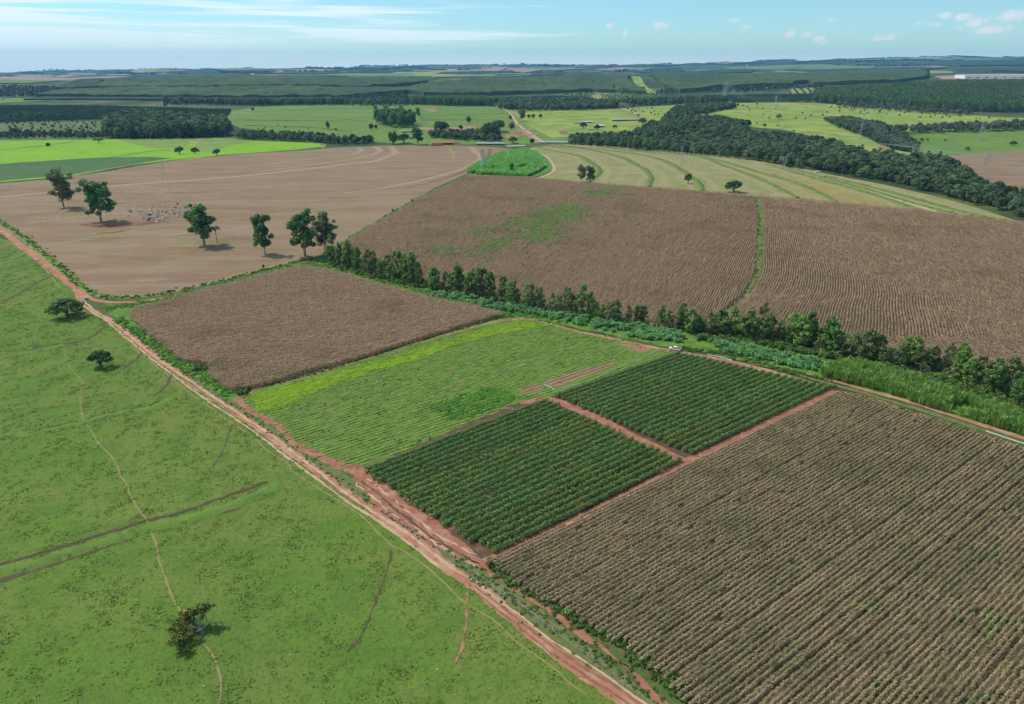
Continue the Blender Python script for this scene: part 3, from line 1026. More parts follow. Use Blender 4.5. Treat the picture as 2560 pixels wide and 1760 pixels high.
field("orchard_soil", [(905, 1172), (1300, 1006), (1376, 992), (1690, 882), (1760, 888), (1900, 924), (2000, 950), (2090, 980), (1720, 1168), (1222, 1418), (1150, 1376), (1050, 1306), (935, 1236)],
      "orchsoil", 1.4, "soil between the rows of the two orchard blocks")
field("bright_field", [(-60, 400), (-60, 352), (185, 350), (250, 349), (400, 345), (560, 345), (650, 352), (790, 358), (815, 366), (690, 378), (556, 387), (500, 394), (430, 400), (330, 412), (180, 440), (0, 455), (-60, 462)], "bright", 1, "bright yellow-green crop field beyond the stubble")
field("dull_crop", [(295, 349), (400, 345), (470, 349), (478, 360), (440, 372), (385, 370), (330, 358)], "brightdull", 2, "duller green corner of the bright crop field")
field("dull_crop_strip", [(470, 347), (560, 345), (640, 352), (560, 366), (530, 382), (490, 378), (500, 362), (503, 352)], "brightdull", 2, "duller green strip beside the curved track")
field("dark_crop_strip", [(-60, 418), (0, 410), (100, 403), (250, 394), (380, 392), (430, 396), (330, 411), (180, 437), (0, 452), (-60, 458)], "darkcrop", 2, "dark green crop strip along the stubble edge")
field("terrace_field", [(1300, 378), (1331, 368), (1420, 361), (1554, 368), (1700, 381), (1885, 400), (2033, 428), (2219, 463), (2348, 493), (2441, 519), (2560, 557), (2404, 541), (2267, 524), (2070, 507), (1885, 491), (1700, 476), (1591, 469), (1457, 459), (1331, 448), (1372, 434), (1386, 420), (1380, 405), (1360, 388)], "terrace", 1, "pale mown terraces curving along the slope", jit=.3)
field("ripe_strip", [(1760, 402), (1860, 420), (1990, 456), (2085, 502), (2003, 497), (1930, 458), (1850, 425)], "terrdry", 2, "yellowing strip between two grass banks")
field("ripe_strip", [(1880, 414), (1990, 440), (2130, 478), (2225, 519), (2110, 508), (2050, 480), (1960, 446)], "terrdry", 2, "wider yellowing strip nearer the forest")
field("ripe_strip", [(2240, 500), (2330, 512), (2380, 534), (2310, 527)], "terrdry", 2, "short yellowing strip at the end of the terraces")
field("cane_ground", [(1171, 434), (1266, 375), (1300, 372), (1320, 372), (1354, 389), (1382, 414), (1382, 425), (1354, 437), (1313, 447), (1240, 446), (1180, 440)], "lush", 2, "grassy ground round the tall grass mound")

field("yellow_crop", [(632, 985), (700, 968), (850, 930), (1000, 888), (1180, 836), (1290, 806), (1340, 810), (1240, 836), (1120, 866), (1060, 893), (960, 920), (880, 945), (780, 982), (690, 1022), (655, 1020)], "yellowcrop", 1.5, "yellow-green strip of young crop along the top of the plot", jit=1.2)
field("verge_ground", [(262, 758), (330, 764), (440, 748), (556, 718), (690, 682), (741, 668), (778, 668), (741, 672), (556, 720), (440, 750), (344, 776), (324, 790), (389, 856), (456, 908), (519, 916), (532, 948), (580, 982), (606, 990), (590, 1020), (519, 985), (430, 922), (363, 868), (293, 806)], "lush", .8, "grass between the red road and the dead corn", jit=.8)
field("verge_ground", [(1240, 786), (1313, 790), (1428, 816), (1517, 836), (1600, 852), (1707, 872), (1833, 896), (1959, 929), (2070, 950), (2200, 985), (2330, 1024), (2480, 1072), (2720, 1160), (3600, 1440), (3700, 1370), (3100, 1180), (2760, 1062), (2560, 1000), (2348, 926), (2070, 872), (1800, 836), (1505, 798), (1361, 776)], "lush", .8, "green ground between the pale road and the tree belt", jit=.8)
field("verge_ground", [(1060, 1335), (1150, 1396), (1228, 1424), (1262, 1440), (1320, 1478), (1390, 1514), (1480, 1566), (1560, 1612), (1640, 1668), (1740, 1755), (1860, 1880), (1760, 1880), (1600, 1760), (1500, 1690), (1380, 1606), (1250, 1506), (1150, 1428)], "vergedk", .8, "weedy ground between the red road and the near corn", jit=.6)
# hills behind
field("hill_pasture", [(560, 300), (575, 278), (640, 268), (760, 262), (880, 262), (1000, 266), (1090, 258), (1160, 264), (1250, 268), (1330, 275), (1400, 290), (1350, 312), (1420, 330), (1420, 357), (1280, 360), (1060, 362), (950, 356), (800, 352), (690, 330), (600, 320)], "farpasture", 1, "green hill pasture with red earth scars")
field("sun_pasture", [(1270, 275), (1400, 272), (1545, 272), (1600, 268), (1700, 262), (1850, 256), (2040, 258), (2200, 268), (2330, 280), (2480, 292), (2700, 300), (2700, 330), (2560, 320), (2300, 330), (2230, 330), (2150, 300), (2060, 292), (2080, 305), (2200, 360), (2300, 385), (2348, 393), (2170, 392), (2080, 352), (1960, 325), (1880, 318), (1760, 318), (1640, 330), (1500, 335), (1380, 345), (1330, 320)], "sunpasture", 1, "sunlit pasture on the far slope")
field("valley_pasture", [(2230, 335), (2300, 328), (2560, 320), (2760, 320), (2760, 372), (2560, 377), (2370, 387), (2340, 392), (2290, 375), (2260, 345)], "farpasture", 2, "green pasture below the grey trees", jit=.8)
field("distant_stubble", [(2365, 388), (2460, 382), (2560, 375), (2760, 366), (2760, 500), (2560, 481), (2470, 462), (2420, 440), (2404, 411)], "stubble", 2, "brown stubble field beyond the forest")
field("scrubland", [(-100, 352), (-100, 315), (40, 306), (150, 300), (250, 306), (290, 330), (270, 350)], "scrubland", 1, "rough scrubland with scattered bushes")
field("grove_floor", [(-120, 312), (-120, 264), (0, 264), (200, 264), (400, 268), (580, 274), (570, 292), (300, 300)], "darkgrove", 1, "dark ground of the citrus grove")
field("far_meadow", [(-100, 258), (0, 259), (120, 252), (175, 255), (120, 248), (40, 246), (-100, 250)], "farpasture", 2, "small green meadow among the groves")
field("young_grove", [(1365, 242), (1400, 232), (1480, 230), (1640, 232), (1660, 246), (1600, 256), (1520, 256), (1470, 244)], "rowcrop", 1, "striped ground of the young grove on the hill")
field("young_grove", [(1970, 236), (1980, 222), (2035, 220), (2020, 236)], "rowcrop", 1, "small striped grove beside the tall plantation")
field("dark_grove", [(1690, 256), (1760, 240), (1860, 238), (2030, 236), (2030, 256), (1850, 258)], "darkgrove", 1, "dark citrus block below the plantation")
field("power_line_clearing", [(1553, 190), (1562, 189), (1610, 210), (1640, 234), (1620, 236), (1604, 225), (1585, 210)], "sunpasture", 3, "grassy clearing running down through the plantation")
for px, lab in (([(1240, 342), (1275, 338), (1300, 342), (1290, 346), (1240, 347)], "upper"), ([(1245, 330), (1310, 324), (1325, 330), (1245, 334)], "middle"), ([(1230, 314), (1305, 311), (1308, 315), (1235, 319)], "topmost"), ([(1300, 326), (1322, 328), (1362, 356), (1340, 356), (1318, 342)], "sloping")):
    field("earth_terrace", px, "pinkdirt", 3, lab + " bank of bare pink earth by the farm road", jit=1.0)
field("earth_terrace", [(1045, 318), (1100, 322), (1190, 315), (1195, 330), (1120, 336), (1090, 328), (1050, 325)], "pinkdirt", 3, "bank of bare pink earth above the orange roofed shed", jit=2.0)
field("earth_scar", [(1058, 277), (1080, 275), (1092, 277), (1094, 281), (1078, 281)], "pinkdirt", 3, "red earth scar on the hill pasture", jit=4.0)
field("earth_scar", [(2190, 363), (2220, 364), (2225, 374), (2195, 372)], "pinkdirt", 3, "red earth scar under the power line", jit=2.0)
for px, lab in (([(1175, 314), (1245, 315), (1308, 312)], "upper"), ([(1243, 331), (1290, 329), (1332, 324)], "middle"), ([(1238, 344), (1290, 340), (1348, 337)], "lower")):
    ribbon("earth_bank", px, 13, M["pinkdirt"], 4, 1.5, rise=[0, 1.2, 0], label=lab + " long pink earth bank by the farm road")
# far country
FAR = [
    ("far_field", "farsoil", [(560, 178), (850, 176), (860, 182), (600, 183)]), ("far_field", "farsoil", [(1050, 178), (1110, 170), (1230, 168), (1320, 172), (1240, 180), (1100, 182)]),
    ("far_field", "farsoil", [(1230, 182), (1330, 172), (1520, 166), (1540, 170), (1400, 176), (1300, 184)]), ("far_field", "farsoil", [(1480, 174), (1560, 170), (1620, 174), (1540, 180)]),
    ("far_field", "farsoil", [(2190, 170), (2260, 167), (2370, 168), (2350, 172), (2200, 173)]), ("far_field", "farcrop", [(1820, 170), (2000, 166), (1980, 174), (1840, 176)]),
    ("far_field", "farcrop", [(1960, 172), (2190, 166), (2180, 173), (2040, 177)]), ("far_field", "farcrop", [(1060, 190), (1300, 184), (1520, 184), (1540, 190), (1300, 192), (1080, 196)]),
    ("far_field", "farcrop", [(-50, 208), (0, 196), (100, 198), (160, 203), (70, 210)]), ("far_field", "farsoil", [(2330, 192), (2420, 188), (2620, 190), (2620, 200), (2350, 200)]),
]
for i, (nm, mt, px) in enumerate(FAR):
    field(nm, px, mt, 3, ["pale brown field", "pink bare field", "wide pale field", "narrow brown field", "brown field on the ridge", "blue green field", "long green field", "green field behind the plantation", "green field by the scrub", "bare yard round the white warehouse"][i] + " far off under the horizon", jit=8.0)

_fr = np.random.default_rng(5)
for k in range(90):
    y0 = _fr.uniform(5200, 16500); x0 = _fr.uniform(-.74, .74) * y0
    L, W, an = _fr.uniform(200, 900), _fr.uniform(120, 420), _fr.uniform(-.5, .5)
    q = [(x0 + (u * L * math.cos(an) - v * W * math.sin(an)) * _fr.uniform(.8, 1.1), y0 + (u * L * math.sin(an) + v * W * math.cos(an)) * 1.8) for u, v in ((-1, -1), (0, -1.1), (1, -.9), (1.1, 0), (.9, 1), (0, .9), (-1, 1))]
    patch("far_field", q, M[["farsoil", "farcrop", "farcrop", "sunpasture", "canopydk", "canopydk"][int(_fr.integers(6))]], 2.0 + .02 * k, 10, label="small field patch in the far country, " + nth(k + 1) + " of a scattered patchwork")
# ---------------------------------------------------------------- roads, tracks and paths
ribbon("dirt_road", [(-60, 540), (0, 570), (48, 607), (130, 670), (178, 711), (215, 741), (267, 754), (333, 755), (393, 747), (452, 735)], [5.0, 5.0, 5.2, 5.0, 4.8, 4.2, 2.6], M["road"], 3, .5, label="pale red dirt road curving round the stubble field")
ribbon("wheel_track", [(440, 738), (556, 712), (667, 679), (741, 660), (807, 646)], 2.6, M["verge"], 3, .4, label="grassy wheel track along the lower stubble edge")
ribbon("dirt_road", [(185, 720), (207, 755), (237, 781), (267, 798), (293, 815), (319, 838), (363, 876), (407, 910), (437, 930), (467, 954), (519, 991), (593, 1039), (659, 1084), (726, 1136), (793, 1184), (860, 1236), (920, 1275), (976, 1316), (1043, 1362), (1109, 1416), (1176, 1464), (1243, 1516), (1302, 1564), (1369, 1616), (1428, 1656), (1502, 1703), (1554, 1738), (1600, 1772), (1720, 1860), (1900, 1995), (2300, 2290), (2700, 2590)],
       [3.0, 3.2, 3.4, 3.2, 3.1, 3.1, 3.2, 3.5, 3.7, 3.9, 3.9], M["road"], 3, .4, label="long red dirt road beside the pasture")
for off, a, b in ((-1.15, 0, 1), (1.15, 0, 1)):
    ribbon("wheel_rut", [(207, 755), (237, 781), (267, 798), (319, 838), (363, 876), (437, 930), (519, 991), (593, 1039), (659, 1084), (726, 1136), (793, 1184), (860, 1236), (976, 1316), (1043, 1362), (1109, 1416)], .8, M["rut"], 4, .3, offset=off, label="pale wheel rut on the " + ("pasture" if off < 0 else "field") + " side of the long red road")
for off, lab in ((-.8, "pasture"), (.75, "field")):
    ribbon("wheel_rut", [(1180, 1467), (1243, 1516), (1302, 1564), (1369, 1616), (1428, 1656), (1502, 1703), (1554, 1738), (1620, 1788)], [.3, .6, .5, .7, .5], M["reddark"], 4.2, .25, offset=off, label="dark rut on the " + lab + " side of the lower red road")
ribbon("grass_ridge", [(437, 931), (519, 991), (593, 1039)], [.5, 1.0, .4], M["verge"], 4.4, .3, label="grass growing between the wheel ruts near the corn corner")
ribbon("grass_ridge", [(793, 1184), (860, 1236), (930, 1284)], [.4, .9, .4], M["verge"], 4.4, .3, label="grass growing between the wheel ruts near the orchard")
ribbon("wheel_rut", [(1070, 1374), (1130, 1418), (1190, 1456), (1240, 1500), (1300, 1542), (1360, 1592), (1420, 1630), (1500, 1680), (1560, 1722), (1640, 1780)], [.5, .6, .5, .6, .5], M["rut"], 5, .2, label="pale worn edge along the red road near the corn")
ribbon("road_verge", [(300, 800), (363, 858), (430, 908), (480, 945), (540, 985), (610, 1030), (700, 1092), (790, 1158), (880, 1225), (980, 1295), (1060, 1345), (1150, 1410), (1250, 1490), (1340, 1555), (1430, 1620), (1520, 1680), (1640, 1770)], [3, 4, 5, 5, 5.5, 5, 5, 6, 6, 5.5, 5.5, 5.5, 5], M["verge"], 2, .6, label="weedy verge between the road and the second track")
ribbon("road_verge", [(-60, 520), (0, 548), (60, 590), (140, 655), (195, 700), (230, 728), (290, 741), (350, 741), (440, 726)], 4.0, M["lush"], 2.4, .6, label="grass bank between the curving road and the stubble")
ribbon("second_track", [(590, 996), (630, 1032), (689, 1069), (726, 1106), (781, 1138), (833, 1165), (878, 1178), (905, 1202), (945, 1236), (985, 1268), (1030, 1296), (1085, 1338), (1140, 1372), (1200, 1408), (1235, 1438)],
       [2.2, 2.6, 2.8, 3.0, 3.2, 3.6, 5.2, 7.4, 8.4, 8.0, 5.4, 2.0], M["red"], 3, .7, label="muddy red track along the orchard end")
ribbon("second_track", [(1228, 1432), (1287, 1469), (1328, 1498), (1369, 1521), (1420, 1560), (1457, 1590), (1494, 1616), (1546, 1656), (1591, 1690), (1646, 1745), (1740, 1830)], [1.5, .8, 1.8, 2.6, 2.8, 1.0, .6, 1.6, 1.6, .8], M["red"], 3, .5, label="narrow eroded track along the near corn edge")
for k, off in enumerate((-2.0, -.4, 1.6)):
    ribbon("tyre_mark", [(905, 1202), (945, 1236), (985, 1268), (1030, 1296), (1085, 1338), (1140, 1372), (1200, 1408)], .45, M["rut"] if k != 1 else M["ditch"], 4, .5, offset=off, label=["pale tyre mark nearest the verge on the muddy track", "dark tyre mark in the middle of the muddy track", "pale tyre mark nearest the orchard on the muddy track"][k])
ribbon("orchard_lane", [(1300, 1008), (1372, 997), (1430, 1018), (1500, 1048), (1560, 1082), (1640, 1120), (1720, 1160)], [2.5, 4.2, 4.6, 4.6, 4.6, 4.6, 5], M["red"], 3, .3, label="red lane between the two orchard blocks")
ribbon("orchard_lane", [(1215, 1408), (1330, 1352), (1440, 1298), (1560, 1240), (1640, 1200), (1720, 1158), (1800, 1118), (1900, 1068), (2000, 1020), (2090, 976)], [3.8, 3.6, 3.8, 4.0, 4.0, 4.4, 4.4], M["red"], 3.5, .25, label="red lane between the orchard and the near corn")
ribbon("tyre_mark", [(1250, 1392), (1330, 1352), (1440, 1298), (1560, 1240), (1700, 1170)], .6, M["rut"], 4.5, .2, offset=-.4, label="pale tyre mark along the lane by the near corn")
ribbon("plot_path", [(600, 988), (680, 966), (760, 944), (860, 914), (960, 884), (1080, 848), (1180, 820), (1262, 800), (1313, 797)], [3.2, 3.0, 3.0, 3.0, 3.2, 3.4, 3.4], M["pathm"], 3, .4, label="dry path between the dead corn and the vegetable plot")
ribbon("dirt_road", [(1265, 801), (1313, 797), (1370, 808), (1428, 824), (1517, 843), (1572, 854), (1646, 869), (1707, 880), (1833, 904), (1959, 937), (2070, 969), (2126, 981), (2255, 1022), (2367, 1059), (2478, 1096), (2560, 1121), (2720, 1172), (3100, 1292), (3600, 1450)], [2.4, 2.6, 2.8, 2.6, 2.4, 3.0, 4.4, 3.4, 3.4, 3.4, 3.0, 2.2, 2.2, 2.2, 2.4], M["road"], 3, .35, label="pale dirt road between the orchard and the tree belt")
ribbon("dirt_road", [(2000, 930), (2070, 950), (2130, 966), (2181, 982), (2293, 1012), (2404, 1049), (2500, 1079), (2560, 1099), (2700, 1146), (3100, 1272), (3600, 1430)], [1.5, 2.6, 2.6, 2.6, 3.0, 3.0, 3.0], M["road"], 4, .4, label="parallel dirt road below the reed thicket")
ribbon("road_verge", [(1960, 926), (2070, 958), (2150, 980), (2293, 1022), (2404, 1058), (2500, 1090), (2600, 1122)], [1.2, 2.2, 2.6, 2.8, 2.8, 2.6], M["verge"], 2.6, .4, label="grass between the two parallel dirt roads")
ribbon("belt_grass", [(700, 674), (756, 661), (804, 660), (848, 674), (941, 704), (1052, 731), (1180, 762), (1300, 790), (1400, 806), (1480, 826)], [3, 5, 8, 9, 9, 8, 7, 5, 4], M["lush"], 2.2, .7, label="bright grass strip below the tree belt")
ribbon("grass_strip", [(800, 641), (850, 611), (905, 578), (961, 545), (1072, 481), (1170, 436), (1230, 405)], [4.5, 4.5, 4.5, 4.8, 5, 6], M["lush"], 3, .5, label="bright grass strip between the stubble and the sloping corn")
ribbon("grass_strip", [(1893, 496), (1900, 545), (1900, 596), (1897, 640), (1893, 685), (1867, 733), (1826, 772), (1800, 800)], [3.6, 3.6, 3.2, 3, 3.4, 2.6, 1.8, 1.2], M["bank"], 2, .9, label="green weedy strip running through the sloping corn")
ribbon("field_track", [(1222, 692), (1300, 648), (1400, 590), (1480, 546), (1540, 506)], [1.2, 2.4, 2.2, 1.0], M["pathm"], 2.2, .5, label="faint vehicle track across the sloping corn")
# curved field marks in the stubble
for px, w, lab, mt in (
    ([(0, 492), (130, 480), (259, 467), (400, 456), (556, 444), (720, 427), (860, 411), (943, 400), (987, 382), (976, 367)], [9, 11, 10, 12, 9, 12, 10], "wide pale band farthest out", "stpale"),
    ([(296, 504), (420, 492), (556, 481), (741, 459), (860, 449), (998, 437), (1091, 415), (1131, 396), (1124, 370)], [2.5, 3, 2.5, 3.5, 3, 4, 7, 8], "yellowish grassy band ending in a curve", "stgrass"),
    ([(315, 578), (444, 563), (611, 543), (740, 531), (860, 517), (943, 501), (1035, 489)], [4, 2.5, 2, 2.5, 2], "grassy band right of the herd", "stgrass"),
    ([(48, 537), (148, 522), (230, 512)], [3, 3.5, 2.5], "grassy band left of the eucalyptus", "stgrass"),
    ([(70, 559), (150, 548), (240, 538), (330, 530)], [2.5, 3, 2.5], "pale band where cattle walk", "stpale"),
    ([(110, 614), (222, 596), (315, 581)], [3.5, 3, 4], "grassy band below the dark eucalyptus", "stgrass"),
    ([(240, 584), (290, 580), (330, 574)], [3, 6, 3], "red bare band below the herd", "stred"),
    ([(200, 560), (280, 566), (350, 560), (420, 552)], [6, 14, 12, 5], "red trampled band under the herd", "stred"),
    ([(860, 482), (980, 466), (1080, 444), (1160, 420), (1196, 395), (1180, 368)], [4, 8, 6, 10, 12], "pale band nearest the grass mound", "stpale"),
    ([(1010, 470), (1090, 452), (1150, 432), (1215, 398), (1225, 372)], [3, 5, 4, 5], "red band nearest the grass mound", "stred"),
    ([(640, 430), (780, 412), (900, 394), (950, 379), (938, 367)], [3, 5, 6, 9, 10], "pale curved band near the bright field", "stpale"),
    ([(600, 418), (760, 400), (870, 386), (905, 376), (892, 369)], [3, 4, 5, 8, 8], "pale inner band near the bright field", "stpale"),
    ([(400, 590), (520, 580), (640, 566), (760, 548)], [2, 4, 3, 2], "faint pale band between the lone trees", "stpale"),
    ([(430, 615), (530, 612), (600, 606)], [4, 7, 3], "grassy patch under the twin trunked tree", "stgrass"),
    ([(385, 484), (420, 480), (455, 478)], [3, 6, 3], "grassy spot under the faint pylon", "stgrass"),
    ([(60, 600), (140, 668), (220, 727), (300, 742), (430, 729), (600, 687), (740, 650)], [2, 4, 5, 4, 3, 3, 2], "pale dry margin along the lower stubble edge", "stgrass"),
):
    ribbon("stubble_band", px, w, M[mt], 1.8, 1.0, label=lab + " in the stubble field")
# green contour banks of the terraces
BANKS = [
    [(1346, 368), (1428, 385), (1480, 407), (1502, 430), (1472, 457)], [(1368, 364), (1480, 376), (1576, 404), (1628, 437), (1624, 467)],
    [(1387, 361), (1554, 380), (1665, 404), (1700, 422), (1744, 452), (1759, 477)], [(1480, 363), (1702, 387), (1811, 415), (1907, 452), (1996, 495)],
    [(1700, 384), (1848, 415), (1996, 459), (2093, 505)], [(1922, 412), (2033, 444), (2181, 485), (2300, 527)],
    [(1959, 417), (2107, 456), (2256, 500), (2389, 535)], [(2070, 441), (2219, 478), (2367, 519), (2478, 547)],
]
for i, px in enumerate(BANKS):
    ribbon("grass_bank", px, [5, 8, 8.5, 8, 6], M["bank"], 3, .8, rise=[0, .7, .9, .4, 0], label=nth(i + 1) + " curving green bank of the terraces, counted from the tall grass mound")
for i, px in enumerate(BANKS):
    for off, w_, lab in ((13, 9, "far"), (-12, 7, "near")):
        ribbon("straw_band", px, [w_ * .6, w_, w_, w_ * .7], M["softdry"], 2.0, 1.6, offset=off, label="straw coloured band on the " + lab + " side of the " + nth(i + 1) + " terrace bank")
ribbon("terrace_track", [(1331, 372), (1360, 388), (1384, 412), (1380, 430), (1340, 447)], 4, M["pale"], 3.4, .6, label="pale track curving round the tall grass mound")
ribbon("terrace_track", [(2150, 470), (2260, 505), (2340, 530)], 4, M["pale"], 3.4, .6, label="pale track near the end of the terraces")
ribbon("curved_track", [(455, 346), (485, 350), (500, 358), (488, 368), (455, 374), (430, 378)], 6, M["pinkdirt"], 3, .8, label="bare earth track curving through the bright field")
ribbon("curved_track", [(795, 358), (812, 363), (806, 371)], 5, M["pinkdirt"], 3, .8, label="short earth track at the corner of the bright field")
ribbon("crop_margin", [(0, 376), (80, 367), (150, 360), (185, 354)], 4, M["darkcrop"], 3, .8, label="dark line dividing the bright field at its far corner")
ribbon("crop_margin", [(0, 412), (150, 404), (280, 393), (380, 378), (430, 376)], 4, M["darkcrop"], 3, .8, label="dark line along the near side of the bright field")
ribbon("farm_road", [(1253, 270), (1275, 285), (1285, 300), (1300, 318), (1340, 345), (1362, 358)], 6, M["pale"], 4, .8, label="pale farm road climbing the hill pasture")
ribbon("farm_road", [(1546, 273), (1570, 282), (1600, 296)], 5, M["pinkdirt"], 4, .8, label="pink road running down to the long shed")
ribbon("farm_road", [(1485, 236), (1495, 234), (1508, 246), (1520, 255), (1530, 257)], 7, M["pinkdirt"], 4, 1, label="pink road through the young grove")
ribbon("farm_road", [(1990, 256), (2010, 255), (2026, 249)], 7, M["pale"], 4, 1, label="pale road end by the tall plantation")
ribbon("farm_road", [(600, 288), (720, 288), (830, 294), (940, 308)], 4, M["pinkdirt"], 4, 1.2, label="red earth track across the hill pasture")
for px, lab in (([(1000, 292), (1120, 288), (1260, 284)], "upper"), ([(590, 300), (720, 302), (850, 303)], "left"), ([(700, 276), (840, 272), (960, 274)], "topmost"), ([(1050, 300), (1150, 300), (1250, 300)], "lower"), ([(620, 314), (760, 318), (880, 330)], "lowest")):
    ribbon("contour_line", px, 6, M["contour"], 3, 1.0, label=lab + " dark contour line on the hill pasture")

# pasture paths, banks and gullies
ribbon("cow_path", [(160, 862), (162, 890), (170, 912), (193, 940), (207, 961), (199, 985), (200, 1018), (207, 1048), (226, 1078), (244, 1108), (252, 1117), (272, 1138), (292, 1166), (300, 1188), (315, 1208), (326, 1238), (341, 1262), (367, 1300), (375, 1325), (389, 1352), (399, 1400), (415, 1450), (433, 1500), (451, 1529)],
       [.25, .35, .4, .45, .5, .5, .5], M["pathm"], 3, .15, label="winding cow path down through the pasture")
ribbon("cow_path", [(508, 1608), (527, 1632), (541, 1660), (550, 1690), (553, 1715), (549, 1760), (552, 1810), (560, 1900)], .5, M["pathm"], 3, .12, label="cow path running out from under the flowering tree")
ribbon("cow_path", [(290, 825), (330, 866), (370, 899), (419, 936), (463, 973), (519, 1013), (578, 1058), (630, 1091), (667, 1128), (715, 1158), (726, 1176), (770, 1206), (860, 1261), (917, 1301), (961, 1345), (987, 1367), (1009, 1375), (1072, 1423), (1124, 1471), (1176, 1516), (1239, 1556), (1294, 1608), (1350, 1645), (1398, 1682), (1428, 1712), (1469, 1738)],
       [.3, .4, .4, .4, .5, .5, .4], M["pathm"], 3, .18, label="cow path keeping beside the long red road")
ribbon("cow_path", [(10, 600), (60, 630), (110, 670), (150, 720)], .7, M["pathm"], 3, .2, label="cow path beside the curving road")
for px, rise, w, lab, mt in (
    ([(667, 1204), (600, 1230), (520, 1258), (456, 1280), (368, 1302), (300, 1324), (222, 1346), (120, 1378), (0, 1412), (-120, 1450)], [0, .25, -.02, 0], 1.3, "long dark cut bank across the pasture", "ditch"),
    ([(700, 1212), (640, 1240), (560, 1266), (460, 1298), (375, 1318), (290, 1345), (222, 1366), (100, 1404), (0, 1432), (-120, 1468)], [0, .35, .55, .35, 0], 5.5, "raised grass bund below the dark cut bank", "bund"),
    ([(600, 1268), (560, 1280), (520, 1287), (400, 1316), (300, 1350), (200, 1384), (100, 1418), (0, 1452), (-100, 1490)], [0, .05, 0], 2.0, "bare strip below the raised grass bund", "ditch"),
    ([(430, 998), (380, 1018), (300, 1032), (226, 1052), (120, 1076), (0, 1092), (-100, 1108)], [0, .3, .5, .3, 0], 5.0, "raised grass bund in the middle of the pasture", "bund"),
    ([(230, 1050), (170, 1058), (90, 1078), (0, 1090)], [0, .05, 0], .9, "dark cut along the middle bund", "ditch"),
    ([(267, 813), (252, 826), (222, 846), (190, 856), (159, 860), (110, 866), (60, 880), (0, 893)], [0, .1, 0], 1.5, "earth cut curving away from the road past the fallen tree", "ditch"),
    ([(160, 862), (100, 876), (50, 884), (0, 896), (-60, 906)], [0, .5, 0], 4.5, "grass bund beside the fallen tree", "bund"),
    ([(356, 880), (340, 898), (322, 912), (307, 922)], [0, .05, 0], 1.3, "short red gully beside the round tree", "ditch"),
    ([(430, 936), (422, 956), (400, 978), (381, 991)], [0, .05, 0], 1.3, "short red gully above the middle bund", "ditch"),
    ([(581, 1061), (566, 1100), (548, 1140), (530, 1169)], [0, .05, 0], .5, "thin dark gully running down from the road", "ditch"),
    ([(978, 1375), (970, 1420), (958, 1460), (940, 1505), (920, 1560), (895, 1600), (865, 1630)], [0, .05, 0], .5, "long dark gully in the lower pasture", "ditch"),
    ([(1168, 1480), (1167, 1530), (1162, 1575), (1150, 1630), (1140, 1660)], [0, .05, 0], .4, "thin red gully near the lower road", "red"),
    ([(130, 689), (90, 708), (50, 732), (0, 754), (-60, 775)], [0, .1, 0], 1.8, "dark cut running off the curving road", "ditch"),
    ([(0, 672), (50, 664), (100, 650)], [0, .3, 0], 2.5, "low bund at the far end of the pasture", "darkcrop"),
):
    ribbon("earth_bank" if mt != "bund" else "grass_bund", px, w, M[mt], 2.5 if mt == "bund" else 3.2, .35, rise=rise, label=lab)
# bare beds in the vegetable plot
for i, (px, lab) in enumerate((([(1353, 955), (1500, 912), (1528, 905), (1540, 910), (1400, 965), (1375, 966)], "long bare red beds in the vegetable plot"), ([(1296, 972), (1345, 960), (1358, 970), (1312, 985)], "short bare red beds in the vegetable plot"), ([(1545, 858), (1620, 868), (1630, 876), (1600, 882)], "bare red turning place beside the pale road"))):
    field("bare_bed", px, "bedsoil", 3, lab, jit=.5)
for j, (a, b) in enumerate((((1366, 958), (1512, 911)), ((1380, 962), (1524, 913)), ((1302, 975), (1350, 962)), ((1309, 981), (1355, 967)))):
    ribbon("furrow", [a, ((a[0] + b[0]) / 2, (a[1] + b[1]) / 2), b], .6, M["ditch"], 4, .1, rise=[0, .12, 0], label=("upper" if j % 2 == 0 else "lower") + " furrow of the " + ("long" if j < 2 else "short") + " bare beds")

# ------------------------------------------------------------------ what grows in masses
CP, SP = math.cos(PITCH), math.sin(PITCH)


def proj(x, y, z=0.0):
    dz = z - CAMH
    d = y * CP - dz * SP
    return PW / 2 + FPX * x / d, PH / 2 - FPX * (y * SP + dz * CP) / d


def in_view(q, mx=700, top=-200, my=520):
    """keep what the photograph shows, with a margin for a step to the side"""
    px, py = proj(q[:, 0], q[:, 1])
    d = q[:, 1] * CP + CAMH * SP
    return q[(px > -mx) & (px < PW + mx) & (py < PH + my) & (d > 10)]


def rows_in(poly, ang, spacing, step, gap=0.0, jit=0.06, rowjit=0.0):
    d = np.array((math.cos(ang), math.sin(ang))); n = np.array((-d[1], d[0]))
    p = np.array(poly); u, v = p @ d, p @ n
    uu = np.arange(u.min(), u.max(), step); vv = np.arange(v.min(), v.max(), spacing)
    U, Vv = np.meshgrid(uu, vv)
    Vv = Vv + np.repeat(RNG.normal(0, rowjit, len(vv))[:, None], len(uu), 1)
    U = U + RNG.uniform(-.5, .5, len(vv))[:, None] * step
    q = U.ravel()[:, None] * d + (Vv.ravel() + RNG.normal(0, jit * spacing, U.size))[:, None] * n
    k = in_poly(q[:, 0], q[:, 1], poly)
    if gap:
        k &= RNG.random(len(q)) > gap
    return in_view(q[k])


def vnoise(x, y, size, seed=0):
    r = np.random.default_rng(900 + seed)
    out = np.zeros_like(x)
    for _ in range(7):
        a = r.uniform(0, 6.283); f = r.uniform(.6, 1.8) / size * 6.283
        out += np.sin((x * math.cos(a) + y * math.sin(a)) * f + r.uniform(0, 6.283))
    return out / 2.6


